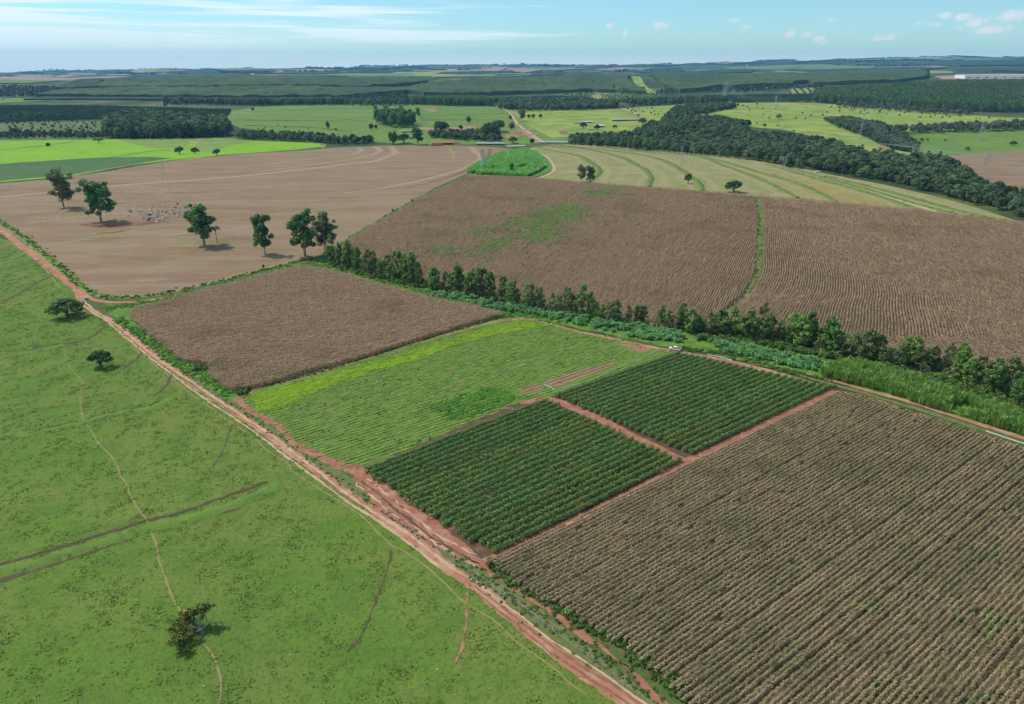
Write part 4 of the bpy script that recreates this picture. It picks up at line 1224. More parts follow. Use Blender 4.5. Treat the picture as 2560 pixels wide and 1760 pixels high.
# near corn, right
q = rows_in(GP["row_corn_soil"], ROW, 1.27, 2.75, 0.008, .04, .10)
scatter("corn_crop", q, PR["corn"], ROW + RNG.normal(0, .02, len(q)) + math.pi * RNG.integers(0, 2, len(q)), (.94, 1.07), "tall drying corn standing in rows in the near right field")
# weeds among it
g = sample_poly([tuple(v) for v in q[RNG.permutation(len(q))[:3]]], 1) if False else q[RNG.permutation(len(q))]
wmask = vnoise((g @ RD) / 7, g @ RN, 9, 3) > 1.0
w = g[wmask][:200] + RN * .63
scatter("weed_cover", w, PR["bweed"], None, (.6, 1.1), "green weeds showing between the rows of the near corn", zoff=.5)
edge = spline(PP([(1224, 1414), (1250, 1440), (1313, 1480), (1376, 1514), (1461, 1566), (1517, 1596), (1576, 1630), (1620, 1670), (1710, 1755), (1780, 1830)]), 1.0)
e = edge[RNG.integers(0, len(edge), 330)] + np.abs(RNG.normal(0, 1.6, (330, 1))) * np.array((.7, .7)) + RNG.normal(0, .8, (330, 2))
scatter("weed_cover", e, PR["weed"], None, (.6, 1.3), "weeds along the left edge of the near corn")

# rectangular dead corn
q1 = rows_in(GP["corn_field_soil"], ROW - .12, 1.0, 2.6)
scatter("corn_crop", q1, PR["corn1"], ROW - .12 + RNG.normal(0, .12, len(q1)), (.85, 1.12), "dense dead corn filling the rectangular field")

# sloping dead corn: straight rows to the left of the weedy strip, bending rows to the right of it
hill = GP["hill_corn_soil"]
strip = spline(PP([(1893, 496), (1900, 545), (1900, 596), (1897, 640), (1893, 685), (1867, 733), (1826, 772), (1790, 812), (1750, 850)]), 2.0)[::-1]
sx = lambda y: np.interp(y, strip[:, 1], strip[:, 0])
a_, b_ = P(1220, 689), P(1572, 470)
ANG2 = math.atan2(b_[1] - a_[1], b_[0] - a_[0])
ql = rows_in(hill, ANG2, 1.35, 5.4)
ql = ql[ql[:, 0] < sx(ql[:, 1]) - 2.5]
weed_n = vnoise(ql[:, 0], ql[:, 1], 60, 7)
scatter("corn_crop", ql, PR["corn2"], ANG2 + RNG.normal(0, .03, len(ql)), (.85, 1.15), "dead corn on the slope left of the weedy strip")
ys = np.arange(hill and 230.0, 760.0, 5.4)
pts, rot = [], []
for k in range(1, 420):
    off = 2.0 + k * 1.42
    relax = math.exp(-k / 190.0)
    yy = ys + RNG.uniform(0, 5)
    base = sx(yy)
    mean = np.interp(480.0, strip[:, 1], strip[:, 0])
    x = mean + (base - mean) * relax + off * (1 + (yy - 430) * 0.00035) + RNG.normal(0, .07, len(yy))
    pts.append(np.column_stack([x, yy])); rot.append(np.arctan2(np.gradient(yy), np.gradient(x)))
pts = np.vstack(pts); rot = np.concatenate(rot)
kk = in_poly(pts[:, 0], pts[:, 1], hill)
pts, rot = pts[kk], rot[kk]
px_, _ = proj(pts[:, 0], pts[:, 1])
kk = px_ < PW + 700
scatter("corn_crop", pts[kk], PR["corn2"], rot[kk] + RNG.normal(0, .02, kk.sum()), (.85, 1.15), "dead corn in long bending rows right of the weedy strip")
# green weeds spreading through the slope
WP = [[(1380, 520), (1440, 515), (1450, 530), (1400, 560), (1330, 590), (1300, 608), (1310, 580)], [(1270, 552), (1310, 545), (1300, 565), (1265, 575)],
      [(1190, 575), (1225, 575), (1220, 590), (1180, 600)], [(1235, 600), (1270, 598), (1260, 615), (1200, 640), (1185, 640)], [(1330, 600), (1390, 580), (1380, 600), (1340, 612)],
      [(1420, 540), (1450, 535), (1452, 548), (1420, 560)], [(1470, 480), (1540, 475), (1520, 490), (1460, 495)], [(1205, 655), (1230, 652), (1225, 662), (1200, 664)],
      [(1090, 620), (1120, 615), (1140, 640), (1080, 640)]]
ww = []
for i, px in enumerate(WP):
    wp = PP(px)
    a = area(wp)
    ww.append(sample_poly(wp, int(a * (.48 if i in (0, 3, 4) else .28))) + RNG.normal(0, 4.0, (int(a * (.48 if i in (0, 3, 4) else .28)), 2)))
    n2 = int(a * .16)
    ww.append(sample_poly(wp, n2) + RNG.normal(0, 17, (n2, 2)))
ww = np.vstack(ww)
scatter("weed_cover", ww, PR["bweed"], None, (.7, 1.6), "bright green weeds spreading through the dead corn on the slope", zoff=.9)
sp = PP([(1150, 480), (1560, 480), (1700, 560), (1500, 700), (1250, 720), (980, 600)])
lo = sample_poly(sp, 3200)
lo = lo[vnoise(lo[:, 0], lo[:, 1], 45, 11) > .75][:800]
scatter("weed_cover", lo, PR["weed"], None, (.5, 1.0), "scattered weeds in the sloping dead corn", zoff=1.0)

# vegetable plot rows
plot = GP["vegetable_plot"]
qp = rows_in(plot, ROW, 1.95, 2.6, 0, .03)
yb = PP([(612, 990), (700, 966), (850, 926), (1000, 886), (1180, 832), (1290, 803), (1345, 806), (1372, 815), (1240, 838), (1120, 868), (1060, 896), (960, 922), (880, 948), (780, 985), (690, 1030), (655, 1035), (640, 1010)])
bare = [PP(p) for p in ([(1345, 958), (1500, 910), (1545, 905), (1560, 915), (1400, 972), (1370, 972)], [(1290, 974), (1350, 957), (1364, 970), (1310, 990)], [(1530, 850), (1640, 864), (1650, 885), (1590, 890)])]
k = np.ones(len(qp), bool)
for b in bare: k &= ~in_poly(qp[:, 0], qp[:, 1], b)
qp = qp[k]
isy = in_poly(qp[:, 0], qp[:, 1], yb)
nz = vnoise(qp[:, 0], qp[:, 1], 34, 21)
keep = isy | (RNG.random(len(qp)) < .88 + .12 * nz)
scatter("crop_cover", qp[isy], PR["cropy"], ROW + RNG.normal(0, .05, isy.sum()), (.8, 1.2), "yellow-green crop rows along the top of the vegetable plot")
kk = keep & ~isy
scatter("crop_cover", qp[kk], PR["crop"], ROW + RNG.normal(0, .06, kk.sum()), (.6, 1.2), "patchy green crop rows of the vegetable plot")
tall = PP([(1062, 1018), (1160, 985), (1240, 965), (1270, 978), (1288, 1000), (1230, 1025), (1160, 1045), (1115, 1048)])
qt = sample_poly(tall, 900); qt = qt[vnoise(qt @ RD, (qt @ RN) * 6, 16, 51) > -.35] + RNG.normal(0, .6, (1, 2))
scatter("weed_cover", qt, PR["bweed"], None, (.4, .75), "patch of taller bright grass in the vegetable plot")
q = sample_poly(plot, 900); q = q[vnoise(q[:, 0], q[:, 1], 18, 4) > .5]
scatter("weed_cover", q, PR["weed"], None, (.3, .6), "low weeds scattered in the vegetable plot")

# pasture tussocks
pv = GP["pasture"]
t = sample_poly([(-170, 60), (110, 60), (90, 240), (60, 330), (-420, 640), (-620, 640)], 110000)
t = in_view(t[in_poly(t[:, 0], t[:, 1], pv)], 400, 0, 300)
dn = vnoise(t[:, 0], t[:, 1], 17, 31) * .5 + vnoise(t[:, 0], t[:, 1], 5, 32) * .5
t = t[dn + RNG.normal(0, .5, len(t)) > .45]
scatter("grass_tussocks", t, PR["tuft"], None, (.4, 1.0), "grass tussocks dotted over the pasture", aniso=(1, 1, .8))


# verge growth along the lines
def along(px, n, spread, step=1.0):
    c = spline(PP(px), step)
    i = RNG.integers(0, len(c), n)
    return c[i] + RNG.normal(0, spread, (n, 2))


VERGE = [(300, 800), (363, 858), (430, 908), (480, 945), (540, 985), (610, 1030), (700, 1092), (790, 1158), (880, 1225), (980, 1295), (1060, 1345), (1150, 1402), (1250, 1477), (1340, 1541), (1430, 1604), (1520, 1662), (1640, 1752)]
scatter("weed_cover", along(VERGE, 380, .8), PR["weed"], None, (.2, .55), "weeds on the verge of the long red road")
scatter("weed_cover", along([(1150, 1405), (1240, 1468), (1300, 1515), (1360, 1550), (1430, 1600), (1500, 1650), (1570, 1700), (1680, 1780)], 170, 1.7), PR["weed"], None, (.25, .6), "dense green weeds in the ditch beside the near corn")
scatter("weed_cover", along([(293, 800), (340, 825), (400, 870), (456, 915), (520, 950), (570, 990)], 260, 1.7), PR["bweed"], None, (.5, 1.2), "rank grass between the road and the dead corn")
scatter("weed_cover", along([(505, 925), (545, 912), (565, 918)], 60, 1.4), PR["shrub"], None, (.6, 1.0), "green bushes biting into the edge of the dead corn")
scatter("weed_cover", along([(600, 965), (615, 972), (608, 985)], 34, 1.3), PR["shrub"], None, (.6, 1.0), "green bushes at the corner of the dead corn")
scatter("weed_cover", along([(-40, 530), (60, 592), (150, 665), (225, 730), (300, 743), (400, 735), (560, 700), (740, 655), (800, 644)], 520, 1.6), PR["weed"], None, (.4, 1.0), "rough grass along the stubble edge")
scatter("weed_cover", along([(270, 770), (330, 762), (420, 745), (560, 712), (690, 680)], 260, 2.0), PR["bweed"], None, (.5, 1.1), "bright weeds along the far edge of the dead corn")
scatter("weed_cover", along([(660, 966), (800, 930), (935, 888), (1080, 843), (1180, 814), (1250, 793)], 240, .5), PR["weed"], None, (.4, .9), "weeds at the foot of the dead corn")
scatter("weed_cover", along([(700, 676), (804, 661), (941, 704), (1052, 731), (1180, 762), (1300, 788), (1400, 805)], 520, 2.4), PR["bweed"], None, (.5, 1.2), "bright weeds in the grass strip under the tree belt")
scatter("weed_cover", along([(800, 641), (961, 545), (1072, 481), (1170, 436)], 300, 1.2), PR["bweed"], None, (.5, 1.1), "tall grass in the strip beside the stubble")
scatter("weed_cover", along([(1893, 496), (1900, 596), (1893, 685), (1867, 733), (1826, 772)], 150, 1.0), PR["weed"], None, (.4, .8), "weeds in the strip through the sloping corn")
scatter("weed_cover", along([(1707, 872), (1833, 890), (1959, 925), (2070, 948)], 260, 1.4), PR["weed"], None, (.4, 1.0), "weeds beside the pale road under the belt")
scatter("weed_cover", along([(2070, 966), (2293, 1036), (2480, 1100), (2600, 1140)], 260, .9), PR["weed"], None, (.3, .8), "weeds between the near corn and the pale road")
for i, px in enumerate(BANKS):
    scatter("grass_cover", along(px, 110, 1.8), PR["weed"], None, (.5, 1.2), "tall grass on the " + nth(i + 1) + " terrace bank, counted from the tall grass mound")

PRT0 = K["belt2"].protos("undergrowth_tree")
scatter("weed_cover", along([(690, 1214), (560, 1264), (460, 1296), (375, 1317), (290, 1344), (222, 1365), (100, 1403), (0, 1431), (-60, 1450)], 130, 1.3), PR["tuft"], None, (.3, .7), "tussocks on the raised grass bund", zoff=.35)
scatter("weed_cover", along([(420, 1002), (300, 1032), (226, 1052), (120, 1076), (0, 1092)], 120, 1.3), PR["tuft"], None, (.4, .9), "tussocks on the middle bund of the pasture", zoff=.3)
# castor shrubs below the belt
cas = PP([(1057, 728), (1120, 735), (1183, 745), (1250, 764), (1313, 772), (1424, 783), (1554, 803), (1650, 822), (1715, 838), (1700, 856), (1590, 846), (1480, 818), (1400, 800), (1300, 783), (1220, 776), (1130, 752), (1070, 742)])
scatter("castor_shrubs", sample_poly(cas, 330), PR["castor"], None, (.75, 1.35), "broad leaved castor shrubs massed below the tree belt")
cas2 = PP([(1760, 845), (1819, 858), (1944, 880), (2075, 912), (2060, 930), (1990, 922), (1937, 905), (1811, 878)])
scatter("castor_shrubs", sample_poly(cas2, 170), PR["castor"], None, (.7, 1.3), "broad leaved castor shrubs beside the pale road")
reed = PP([(2052, 934), (2126, 912), (2256, 946), (2367, 988), (2441, 1012), (2560, 1045), (2900, 1160), (2880, 1190), (2560, 1090), (2478, 1065), (2422, 1045), (2330, 1021), (2181, 973), (2063, 943)])
hole = PP([(2350, 1018), (2420, 1012), (2440, 1040), (2380, 1038)])
rq = sample_poly(reed, 1150); rq = rq[~in_poly(rq[:, 0], rq[:, 1], hole)]
scatter("reed_thicket", rq, PR["reed"], None, (.7, 1.25), "bright green reed thicket beside the pale road", tilt=.06)
under = PP([(1740, 842), (1930, 858), (2070, 888), (2200, 915), (2348, 950), (2478, 985), (2640, 1040), (2700, 1090), (2560, 1050), (2440, 1005), (2260, 940), (2120, 905), (1930, 872), (1750, 850)])
scatter("undergrowth", sample_poly(under, 420), PR["shrub"], None, (.8, 1.7), "dark undergrowth at the foot of the belt on the right")
ub = spline(PP([(815, 655), (950, 697), (1110, 727), (1239, 750), (1361, 782), (1505, 806)]), 1.0)
scatter("undergrowth", ub[RNG.integers(0, len(ub), 260)] + RNG.normal(0, 1.8, (260, 2)), PR["shrub"], None, (.6, 1.2), "undergrowth at the foot of the belt on the left")

ru = sample_poly(PP([(1690, 826), (1800, 842), (1930, 856), (2070, 884), (2200, 912), (2348, 944), (2478, 982), (2700, 1062), (2700, 1040), (2478, 958), (2348, 918), (2200, 892), (2070, 864), (1930, 838), (1700, 814)]), 150)
scatter("undergrowth", ru, PRT0, None, (4, 7.5), "tangle of small trees under the belt on the right", aniso=(1.15, 1.15, 1))
# tall grass mound
A = [(1171, 428), (1197, 412), (1230, 397), (1264, 384), (1272, 402), (1262, 412), (1233, 420), (1203, 428), (1172, 434)]
Bm = [(1192, 432), (1210, 428), (1258, 427), (1300, 426), (1340, 424), (1362, 417), (1342, 431), (1313, 442), (1283, 443), (1244, 438), (1194, 436)]
Cm = [(1273, 388), (1296, 376), (1304, 385), (1306, 402), (1312, 412), (1286, 420), (1240, 424), (1236, 421), (1274, 410), (1271, 398)]
Dm = [(1300, 374), (1318, 374), (1340, 382), (1357, 398), (1363, 415), (1340, 422), (1316, 421), (1310, 402), (1306, 386)]
for lab, px, s in (("left", A, 1.0), ("front", Bm, 1.0), ("middle", Cm, .9), ("right", Dm, .8)):
    wp = PP(px)
    scatter("tall_grass", sample_poly(wp, int(min(1500, area(wp) * .24))), PR["cane"], None, (s * 1.1, s * 1.7), lab + " block of bright tall grass on the mound", tilt=.08)

# ---------------------------------------------------------------- woods and plantations
PRT = {"forest": K["forest"].protos("wood_tree") + K["grey"].protos("wood_tree_grey")[:1] + K["belt2"].protos("wood_tree_light")[:1], "low": K["lowfar"].protos("far_wood_tree"), "plantation": K["plantation"].protos("plantation_tree"),
       "grove": K["lowgrove"].protos("grove_tree"), "stand": K["stand"].protos("stand_tree"), "grey": K["grey"].protos("grey_wood_tree")}


def wood(name, px, kind, step, h, label, jit=.4, w=1.0, ang=None, row=None):
    wp = PP(px)
    if row:
        q = rows_in(wp, ang, row, step)
    else:
        q = in_view(grid_poly(wp, step, jit), 260)
    return scatter(name, q, PRT[kind], None, h, label, aniso=(w, w, 1))


GAL = [(1425, 362), (1554, 371), (1660, 382), (1780, 392), (1885, 403), (2033, 431), (2219, 466), (2348, 497), (2441, 525), (2560, 561), (2720, 600), (2760, 540), (2600, 500), (2470, 488), (2440, 470), (2410, 432), (2348, 405), (2170, 400), (2120, 378), (2080, 360), (1960, 342), (1890, 338), (1840, 300), (1800, 270), (1720, 275), (1680, 300), (1600, 322), (1580, 338), (1500, 342), (1425, 345)]
galw = PP(GAL)
wood("forest", [(1425, 358), (1554, 366), (1660, 376), (1780, 386), (1885, 396), (2033, 423), (2219, 456), (2348, 487), (2441, 514), (2560, 546), (2720, 580), (2760, 540), (2600, 500), (2470, 488), (2440, 470), (2410, 432), (2348, 407), (2170, 402), (2120, 380), (2080, 362), (1960, 344), (1890, 340), (1850, 325), (1880, 318), (1860, 312), (1800, 300), (1720, 300), (1680, 310), (1600, 328), (1580, 342), (1500, 346), (1425, 350)], "forest", 8.5, (6, 15), "dark gallery forest filling the stream valley", w=1.1)
wood("forest", [(1690, 275), (1730, 266), (1800, 264), (1835, 262), (1838, 272), (1790, 280), (1740, 290), (1690, 300), (1660, 318), (1640, 325), (1660, 300)], "forest", 9, (9, 14), "dark wood climbing from the stream to the pasture")
wood("wood", [(2060, 302), (2110, 298), (2198, 312), (2260, 346), (2297, 364), (2289, 379), (2241, 378), (2169, 348), (2096, 320)], "forest", 9, (8, 12), "dark copse under the power line")
wood("wood", [(2230, 336), (2330, 334), (2440, 332), (2560, 326), (2700, 320), (2700, 312), (2560, 316), (2400, 324), (2300, 326), (2225, 328)], "grey", 14, (13, 20), "grey green trees behind the valley pasture")
wood("plantation", [(2032, 258), (2218, 268), (2330, 279), (2440, 281), (2700, 283), (2760, 215), (2560, 212), (2400, 213), (2250, 222), (2100, 230), (2035, 236)], "plantation", 10, (21, 28), "tall eucalyptus plantation on the right hillside", w=1.15)
wood("wood", [(2090, 268), (2200, 276), (2330, 287), (2430, 290), (2430, 284), (2330, 280), (2200, 270), (2090, 263)], "grey", 15, (8, 15), "scrubby trees along the foot of the plantation")
wood("wood", [(1030, 262), (1130, 266), (1230, 266), (1225, 258), (1120, 257), (1030, 256)], "stand", 12, (20, 27), "dark pine row behind the hill pasture")
wood("wood", [(1250, 274), (1310, 278), (1400, 277), (1480, 276), (1545, 272), (1540, 264), (1480, 258), (1400, 256), (1300, 256), (1240, 260)], "forest", 13, (12, 19), "dark wood between the pasture and the young grove")
wood("wood", [(840, 264), (940, 268), (1040, 264), (1040, 256), (940, 256), (840, 256)], "low", 24, (8, 17), "trees along the top of the hill pasture")
wood("wood", [(590, 350), (700, 353), (860, 361), (930, 360), (935, 354), (860, 350), (760, 342), (700, 340), (600, 338)], "forest", 11, (8, 14), "dark trees along the stream behind the bright field")
wood("wood", [(1075, 345), (1160, 352), (1250, 356), (1255, 340), (1220, 332), (1160, 336), (1080, 334)], "forest", 9, (8, 13), "dark trees behind the orange roofed shed")
wood("wood", [(262, 345), (330, 349), (430, 347), (520, 346), (575, 340), (560, 316), (500, 310), (400, 300), (320, 300), (270, 318)], "forest", 14, (20, 30), "tall dark wood behind the bright field", w=.9)
wood("scrub", [(-80, 349), (100, 347), (260, 347), (280, 338), (150, 334), (0, 335), (-80, 338)], "low", 13, (5, 11), "dark scrub along the bright field")
wood("scrub", [(-80, 345), (260, 345), (280, 310), (150, 300), (0, 306), (-80, 312)], "low", 30, (3, 7), "bushes scattered over the rough scrubland")
wood("scrub", [(20, 296), (160, 298), (170, 292), (60, 289)], "low", 13, (8, 13), "dark clump of trees in the citrus grove")
wood("citrus_grove", [(-120, 310), (-120, 266), (0, 266), (200, 266), (400, 270), (580, 276), (570, 290), (300, 298)], "grove", 9, (5, 6.5), "dark citrus grove planted in rows", ang=.3, row=13)
wood("citrus_grove", [(1690, 256), (1760, 240), (1860, 238), (2030, 236), (2030, 255), (1850, 257)], "grove", 8, (4.5, 6), "dark citrus block on the right below the plantation", ang=.2, row=10)
wood("citrus_grove", [(1230, 258), (1235, 247), (1380, 242), (1480, 246), (1520, 257), (1400, 256)], "grove", 9, (6, 8), "dark citrus block beside the pink road")
wood("young_grove_trees", [(1365, 243), (1400, 233), (1480, 231), (1490, 236), (1470, 246)], "grove", 9, (4, 6), "rows of young trees left of the pink road", ang=.9, row=24)
wood("young_grove_trees", [(1500, 236), (1640, 233), (1660, 246), (1600, 256), (1530, 257)], "grove", 9, (4, 6), "rows of young trees right of the pink road", ang=1.9, row=24)
wood("young_grove_trees", [(1970, 236), (1980, 223), (2035, 221), (2020, 236)], "grove", 9, (4, 6), "rows of young trees in the small striped grove", ang=1.3, row=26)
wood("wood", [(1545, 257), (1660, 252), (1720, 246), (1800, 250), (1830, 258), (1700, 262), (1600, 265)], "low", 16, (8, 15), "loose trees between the grove and the stream")
wood("treeline", [(420, 262), (520, 262), (640, 266), (860, 263), (860, 258), (640, 259), (420, 256)], "low", 20, (12, 22), "ragged tree line along the grove top")
wood("scrub", [(-100, 250), (0, 245), (150, 240), (260, 238), (250, 226), (100, 218), (0, 215), (-100, 216)], "low", 26, (8, 15), "bushy slope at the far left")
wood("wood", [(840, 256), (1000, 258), (1030, 250), (1010, 238), (900, 232), (840, 236)], "low", 22, (10, 16), "dark tree filled hollow below the plantation")
wood("scrub", [(1640, 236), (1720, 232), (1860, 232), (1980, 224), (2060, 222), (2060, 216), (1960, 214), (1800, 220), (1640, 226)], "low", 24, (8, 15), "trees below the far right plantation")


for nm, px, n, lab in (("bush_cover", [(1850, 262), (2040, 262), (2200, 272), (2300, 284), (2200, 300), (2080, 300), (1960, 318), (1880, 312)], 46, "low bushes dotted over the sunlit pasture"),
                       ("bush_cover", [(1560, 262), (1690, 264), (1640, 300), (1600, 300), (1550, 275)], 30, "bushes on the rough slope by the pink road"),
                       ("bush_cover", [(2060, 266), (2330, 286), (2480, 294), (2480, 300), (2300, 296), (2080, 276)], 40, "bushes below the tall plantation"),
                       ("bush_cover", [(2150, 366), (2280, 384), (2230, 390), (2160, 380)], 22, "bushes near the earth scar"),
                       ("bush_cover", [(600, 300), (900, 330), (850, 350), (650, 330)], 12, "few bushes on the green hill")):
    scatter(nm, sample_poly(PP(px), n), PRT["low"], None, (2.0, 5.5), lab, aniso=(1.2, 1.2, 1))


def canopy(name, px, mat, h, cell, label):
    """a closed stand seen from far off: its top is rough, and its edge drops to the ground"""
    wp = PP(px)
    edge = subdivide(wp, cell * 1.5, cell * .25)
    inner = grid_poly(wp, cell, .45)
    pts = [Vector(p) for p in edge] + [Vector(p) for p in inner]
    ne = len(edge)
    r = delaunay_2d_cdt(pts, [(i, (i + 1) % ne) for i in range(ne)], [list(range(ne))], 1, 1e-3)
    V = np.array([(v.x, v.y) for v in r[0]]); n0 = len(V)
    top = height(V[:, 0], V[:, 1]) + h * (1 + RNG.normal(0, .13, n0))
    F = [tuple(f) for f in r[2]]
    cnt = {}
    for f in F:
        for i in range(3):
            e = (f[i], f[(i + 1) % 3])
            cnt[frozenset(e)] = None if frozenset(e) in cnt else e
    low = height(V[:, 0], V[:, 1]) - 1
    V3 = np.vstack([np.column_stack([V, top]), np.column_stack([V, low])])
    for e in cnt.values():
        if e:
            F.append((e[1], e[0], e[0] + n0, e[1] + n0))
    me = make_mesh(name, V3, F, M[mat])
    return tag(link(name, me), label, kind="stuff")


canopy("plantation", [(60, 252), (220, 250), (420, 252), (860, 254), (870, 244), (600, 246), (300, 240), (130, 240)], "canopydk", 6, 22, "dark grove strip on the far left")
canopy("plantation", [(90, 245), (160, 232), (330, 224), (560, 224), (860, 226), (1000, 226), (1020, 234), (860, 246), (600, 248), (300, 246)], "canopy", 15, 22, "lower eucalyptus plantation on the left ridge")
canopy("plantation", [(240, 222), (330, 200), (480, 194), (700, 196), (860, 198), (1060, 202), (1070, 210), (1000, 216), (900, 222), (560, 221)], "canopy", 15, 26, "upper eucalyptus plantation on the left ridge")
canopy("plantation", [(980, 228), (1070, 213), (1180, 206), (1400, 196), (1543, 190), (1572, 206), (1592, 222), (1615, 236), (1480, 231), (1350, 234), (1200, 240), (1060, 240)], "canopy", 15, 24, "eucalyptus plantation on the central ridge")
canopy("plantation", [(1584, 190), (1700, 188), (1880, 190), (2010, 196), (2030, 208), (1980, 214), (1800, 222), (1700, 232), (1690, 230), (1645, 208)], "canopy", 15, 26, "eucalyptus plantation right of the grassy clearing")
canopy("plantation", [(1990, 200), (2100, 186), (2300, 182), (2320, 194), (2250, 206), (2100, 212), (2035, 214)], "canopy", 15, 30, "dark plantation before the white warehouse")
canopy("plantation", [(140, 226), (190, 206), (320, 200), (240, 224)], "canopydk", 13, 24, "dark scrub wood on the left slope")
FARW = [[(640, 184), (860, 183), (1000, 180), (980, 184), (800, 188), (640, 188)], [(1090, 186), (1180, 180), (1280, 178), (1300, 184), (1200, 188)], [(1310, 190), (1400, 184), (1500, 184), (1520, 189), (1400, 192)],
        [(1530, 178), (1620, 176), (1700, 174), (1710, 182), (1600, 184)], [(1740, 182), (1800, 174), (1880, 176), (1880, 184), (1780, 186)], [(1960, 178), (2060, 176), (2280, 170), (2360, 172), (2300, 178), (2100, 184)],
        [(840, 180), (930, 176), (1030, 178), (1000, 181), (880, 184)], [(0, 186), (140, 180), (330, 178), (320, 184), (140, 192), (20, 194)], [(420, 182), (560, 178), (700, 178), (640, 184), (480, 186)],
        [(1700, 162), (1900, 158), (2100, 156), (2100, 162), (1900, 166)], [(2200, 162), (2400, 154), (2640, 152), (2640, 166), (2400, 167)], [(1400, 172), (1560, 164), (1700, 164), (1640, 168), (1500, 174)], [(2380, 176), (2480, 172), (2660, 174), (2660, 186), (2480, 182)]]
for i, px in enumerate(FARW):
    canopy("distant_wood", px, "canopydk", 12, 45, "blue wood far away below the horizon, " + nth(i + 1) + " in a wide sweep")
# ragged woods on the skyline
sk = []
for _ in range(190):
    y0 = RNG.uniform(8500, 18200) if RNG.random() < .4 else RNG.uniform(14500, 18300); x0 = RNG.uniform(-.72, .72) * y0
    k = int(RNG.integers(4, 16)); a = RNG.uniform(-.4, .4); L = RNG.uniform(80, 420)
    tt = RNG.uniform(-1, 1, (k * 3, 1)) * L
    sk.append(np.column_stack([x0 + tt * math.cos(a), y0 + tt * math.sin(a) * 2]) + RNG.normal(0, 25, (k * 3, 2)))
scatter("distant_trees", np.vstack(sk), PRT["low"], None, (18, 32), "tiny trees scattered along the far horizon", aniso=(1.5, 1.5, 1))

# ================================================================== things
def h_from(px, py, topy):
    x, y = P(px, py)
    d = px_dir(px, topy)
    return CAMH + y * d[2] / d[1] - H1(x, y)


M["white"] = plain_mat("white_paint", (.78, .78, .76), .45)
M["whiteroof"] = plain_mat("white_sheet", (.74, .75, .76), .5, vary=.12, size=6)
M["blueroof"] = plain_mat("blue_grey_sheet", (.34, .43, .46), .4, vary=.15, size=5)
M["wall"] = plain_mat("plaster", (.62, .58, .52), .85, vary=.15, size=3)
M["brickwall"] = plain_mat("brick_wall", (.33, .19, .13), .9, vary=.3, size=2)
M["tile"] = plain_mat("clay_tile", (.52, .17, .085), .8, vary=.35, size=3)
M["fibre"] = plain_mat("grey_sheet", (.42, .40, .37), .8, vary=.25, size=4)
M["dark"] = plain_mat("dark_gap", (.03, .03, .032), .8)
M["glass"] = plain_mat("dark_glass", (.02, .024, .03), .12, spec=.5)
M["tyre"] = plain_mat("tyre_rubber", (.018, .018, .02), .85)
M["steel"] = plain_mat("galvanised_steel", (.48, .50, .51), .5, .6)
M["chrome"] = plain_mat("alloy", (.6, .6, .62), .3, .9)
M["black"] = plain_mat("black_plastic", (.02, .02, .022), .6)
M["lamp"] = plain_mat("headlight_glass", (.7, .72, .75), .15, spec=.6)
M["redlamp"] = plain_mat("tail_light", (.4, .02, .015), .3)
M["skin"] = plain_mat("skin", (.30, .165, .11), .6)
M["hat"] = plain_mat("straw", (.70, .64, .48), .8)
M["clothdark"] = plain_mat("dark_cloth", (.025, .027, .035), .9)
M["clothred"] = plain_mat("maroon_cloth", (.16, .03, .03), .9)
M["clothwhite"] = plain_mat("white_cloth", (.72, .72, .70), .9)
M["clothorange"] = plain_mat("orange_cloth", (.62, .13, .04), .9)
M["clothblue"] = plain_mat("blue_cloth", (.06, .09, .17), .9)
M["clothtan"] = plain_mat("pale_cloth", (.50, .46, .38), .9)
M["cowwhite"] = plain_mat("white_hide", (.62, .59, .53), .8, vary=.2, size=.8)
M["cowgrey"] = plain_mat("grey_hide", (.40, .38, .35), .8, vary=.25, size=.8)
M["cowblack"] = plain_mat("black_hide", (.028, .024, .022), .75)
M["cowbrown"] = plain_mat("brown_hide", (.16, .085, .05), .8)
M["post"] = plain_mat("weathered_post", (.30, .27, .23), .9, vary=.3, size=.5)
M["wire"] = plain_mat("wire", (.42, .43, .43), .5, .5)
M["hose"] = plain_mat("white_pipe", (.72, .74, .76), .4)
M["concrete"] = plain_mat("concrete", (.42, .39, .36), .85, vary=.2, size=1)
M["feather"] = plain_mat("white_feather", (.8, .8, .78), .8)

# ---------------------------------------------------------------- orchard rows
def orchard_row(a, b, label, seed):
    a, b = np.array(a), np.array(b)
    rng = np.random.default_rng(seed)
    L = np.linalg.norm(b - a); d = (b - a) / L; ang = math.atan2(d[1], d[0])
    n = int(L / .5)
    t = (np.arange(n) + rng.uniform(-.3, .3, n)) * .5
    vig = .5 + .28 * vnoise(a[0] + d[0] * t, a[1] + d[1] * t, 15, 41) + .2 * vnoise(t + seed * 13, t * 0, 6, 42)
    keep = (rng.random(n) < np.clip(.84 + vig * .6, 0, .99))
    t, vig = t[keep], np.clip(vig[keep], -.3, 1.2)
    hh = 1.75 + .28 * vig + rng.normal(0, .12, len(t))
    C = np.column_stack([t, rng.normal(0, .12, len(t)), hh * .58])
    V, F = leaves(C, np.full(len(t), .92) * (1 + .10 * vig), 30, .37, rng, .55, .68, (.9, .95, 1.12), 1.5)
    V[:, 2] = np.maximum(V[:, 2], .12)
    e = empty("orchard_row", (a[0], a[1], 0.03), ang)
    tag(e, label, "crop row", "rows of the orchard")
    link("foliage", make_mesh("row_foliage", V, F, M["orchard"]), e)
    mb = MB()
    for x in t[::2]:
        mb.tube([(x, 0, 0), (x + rng.normal(0, .05), rng.normal(0, .08), 1.0)], [.05, .03], 4)
    tag(link("stems", mb.mesh("row_stems", M["bark"]), e), kind="stuff")
    return e


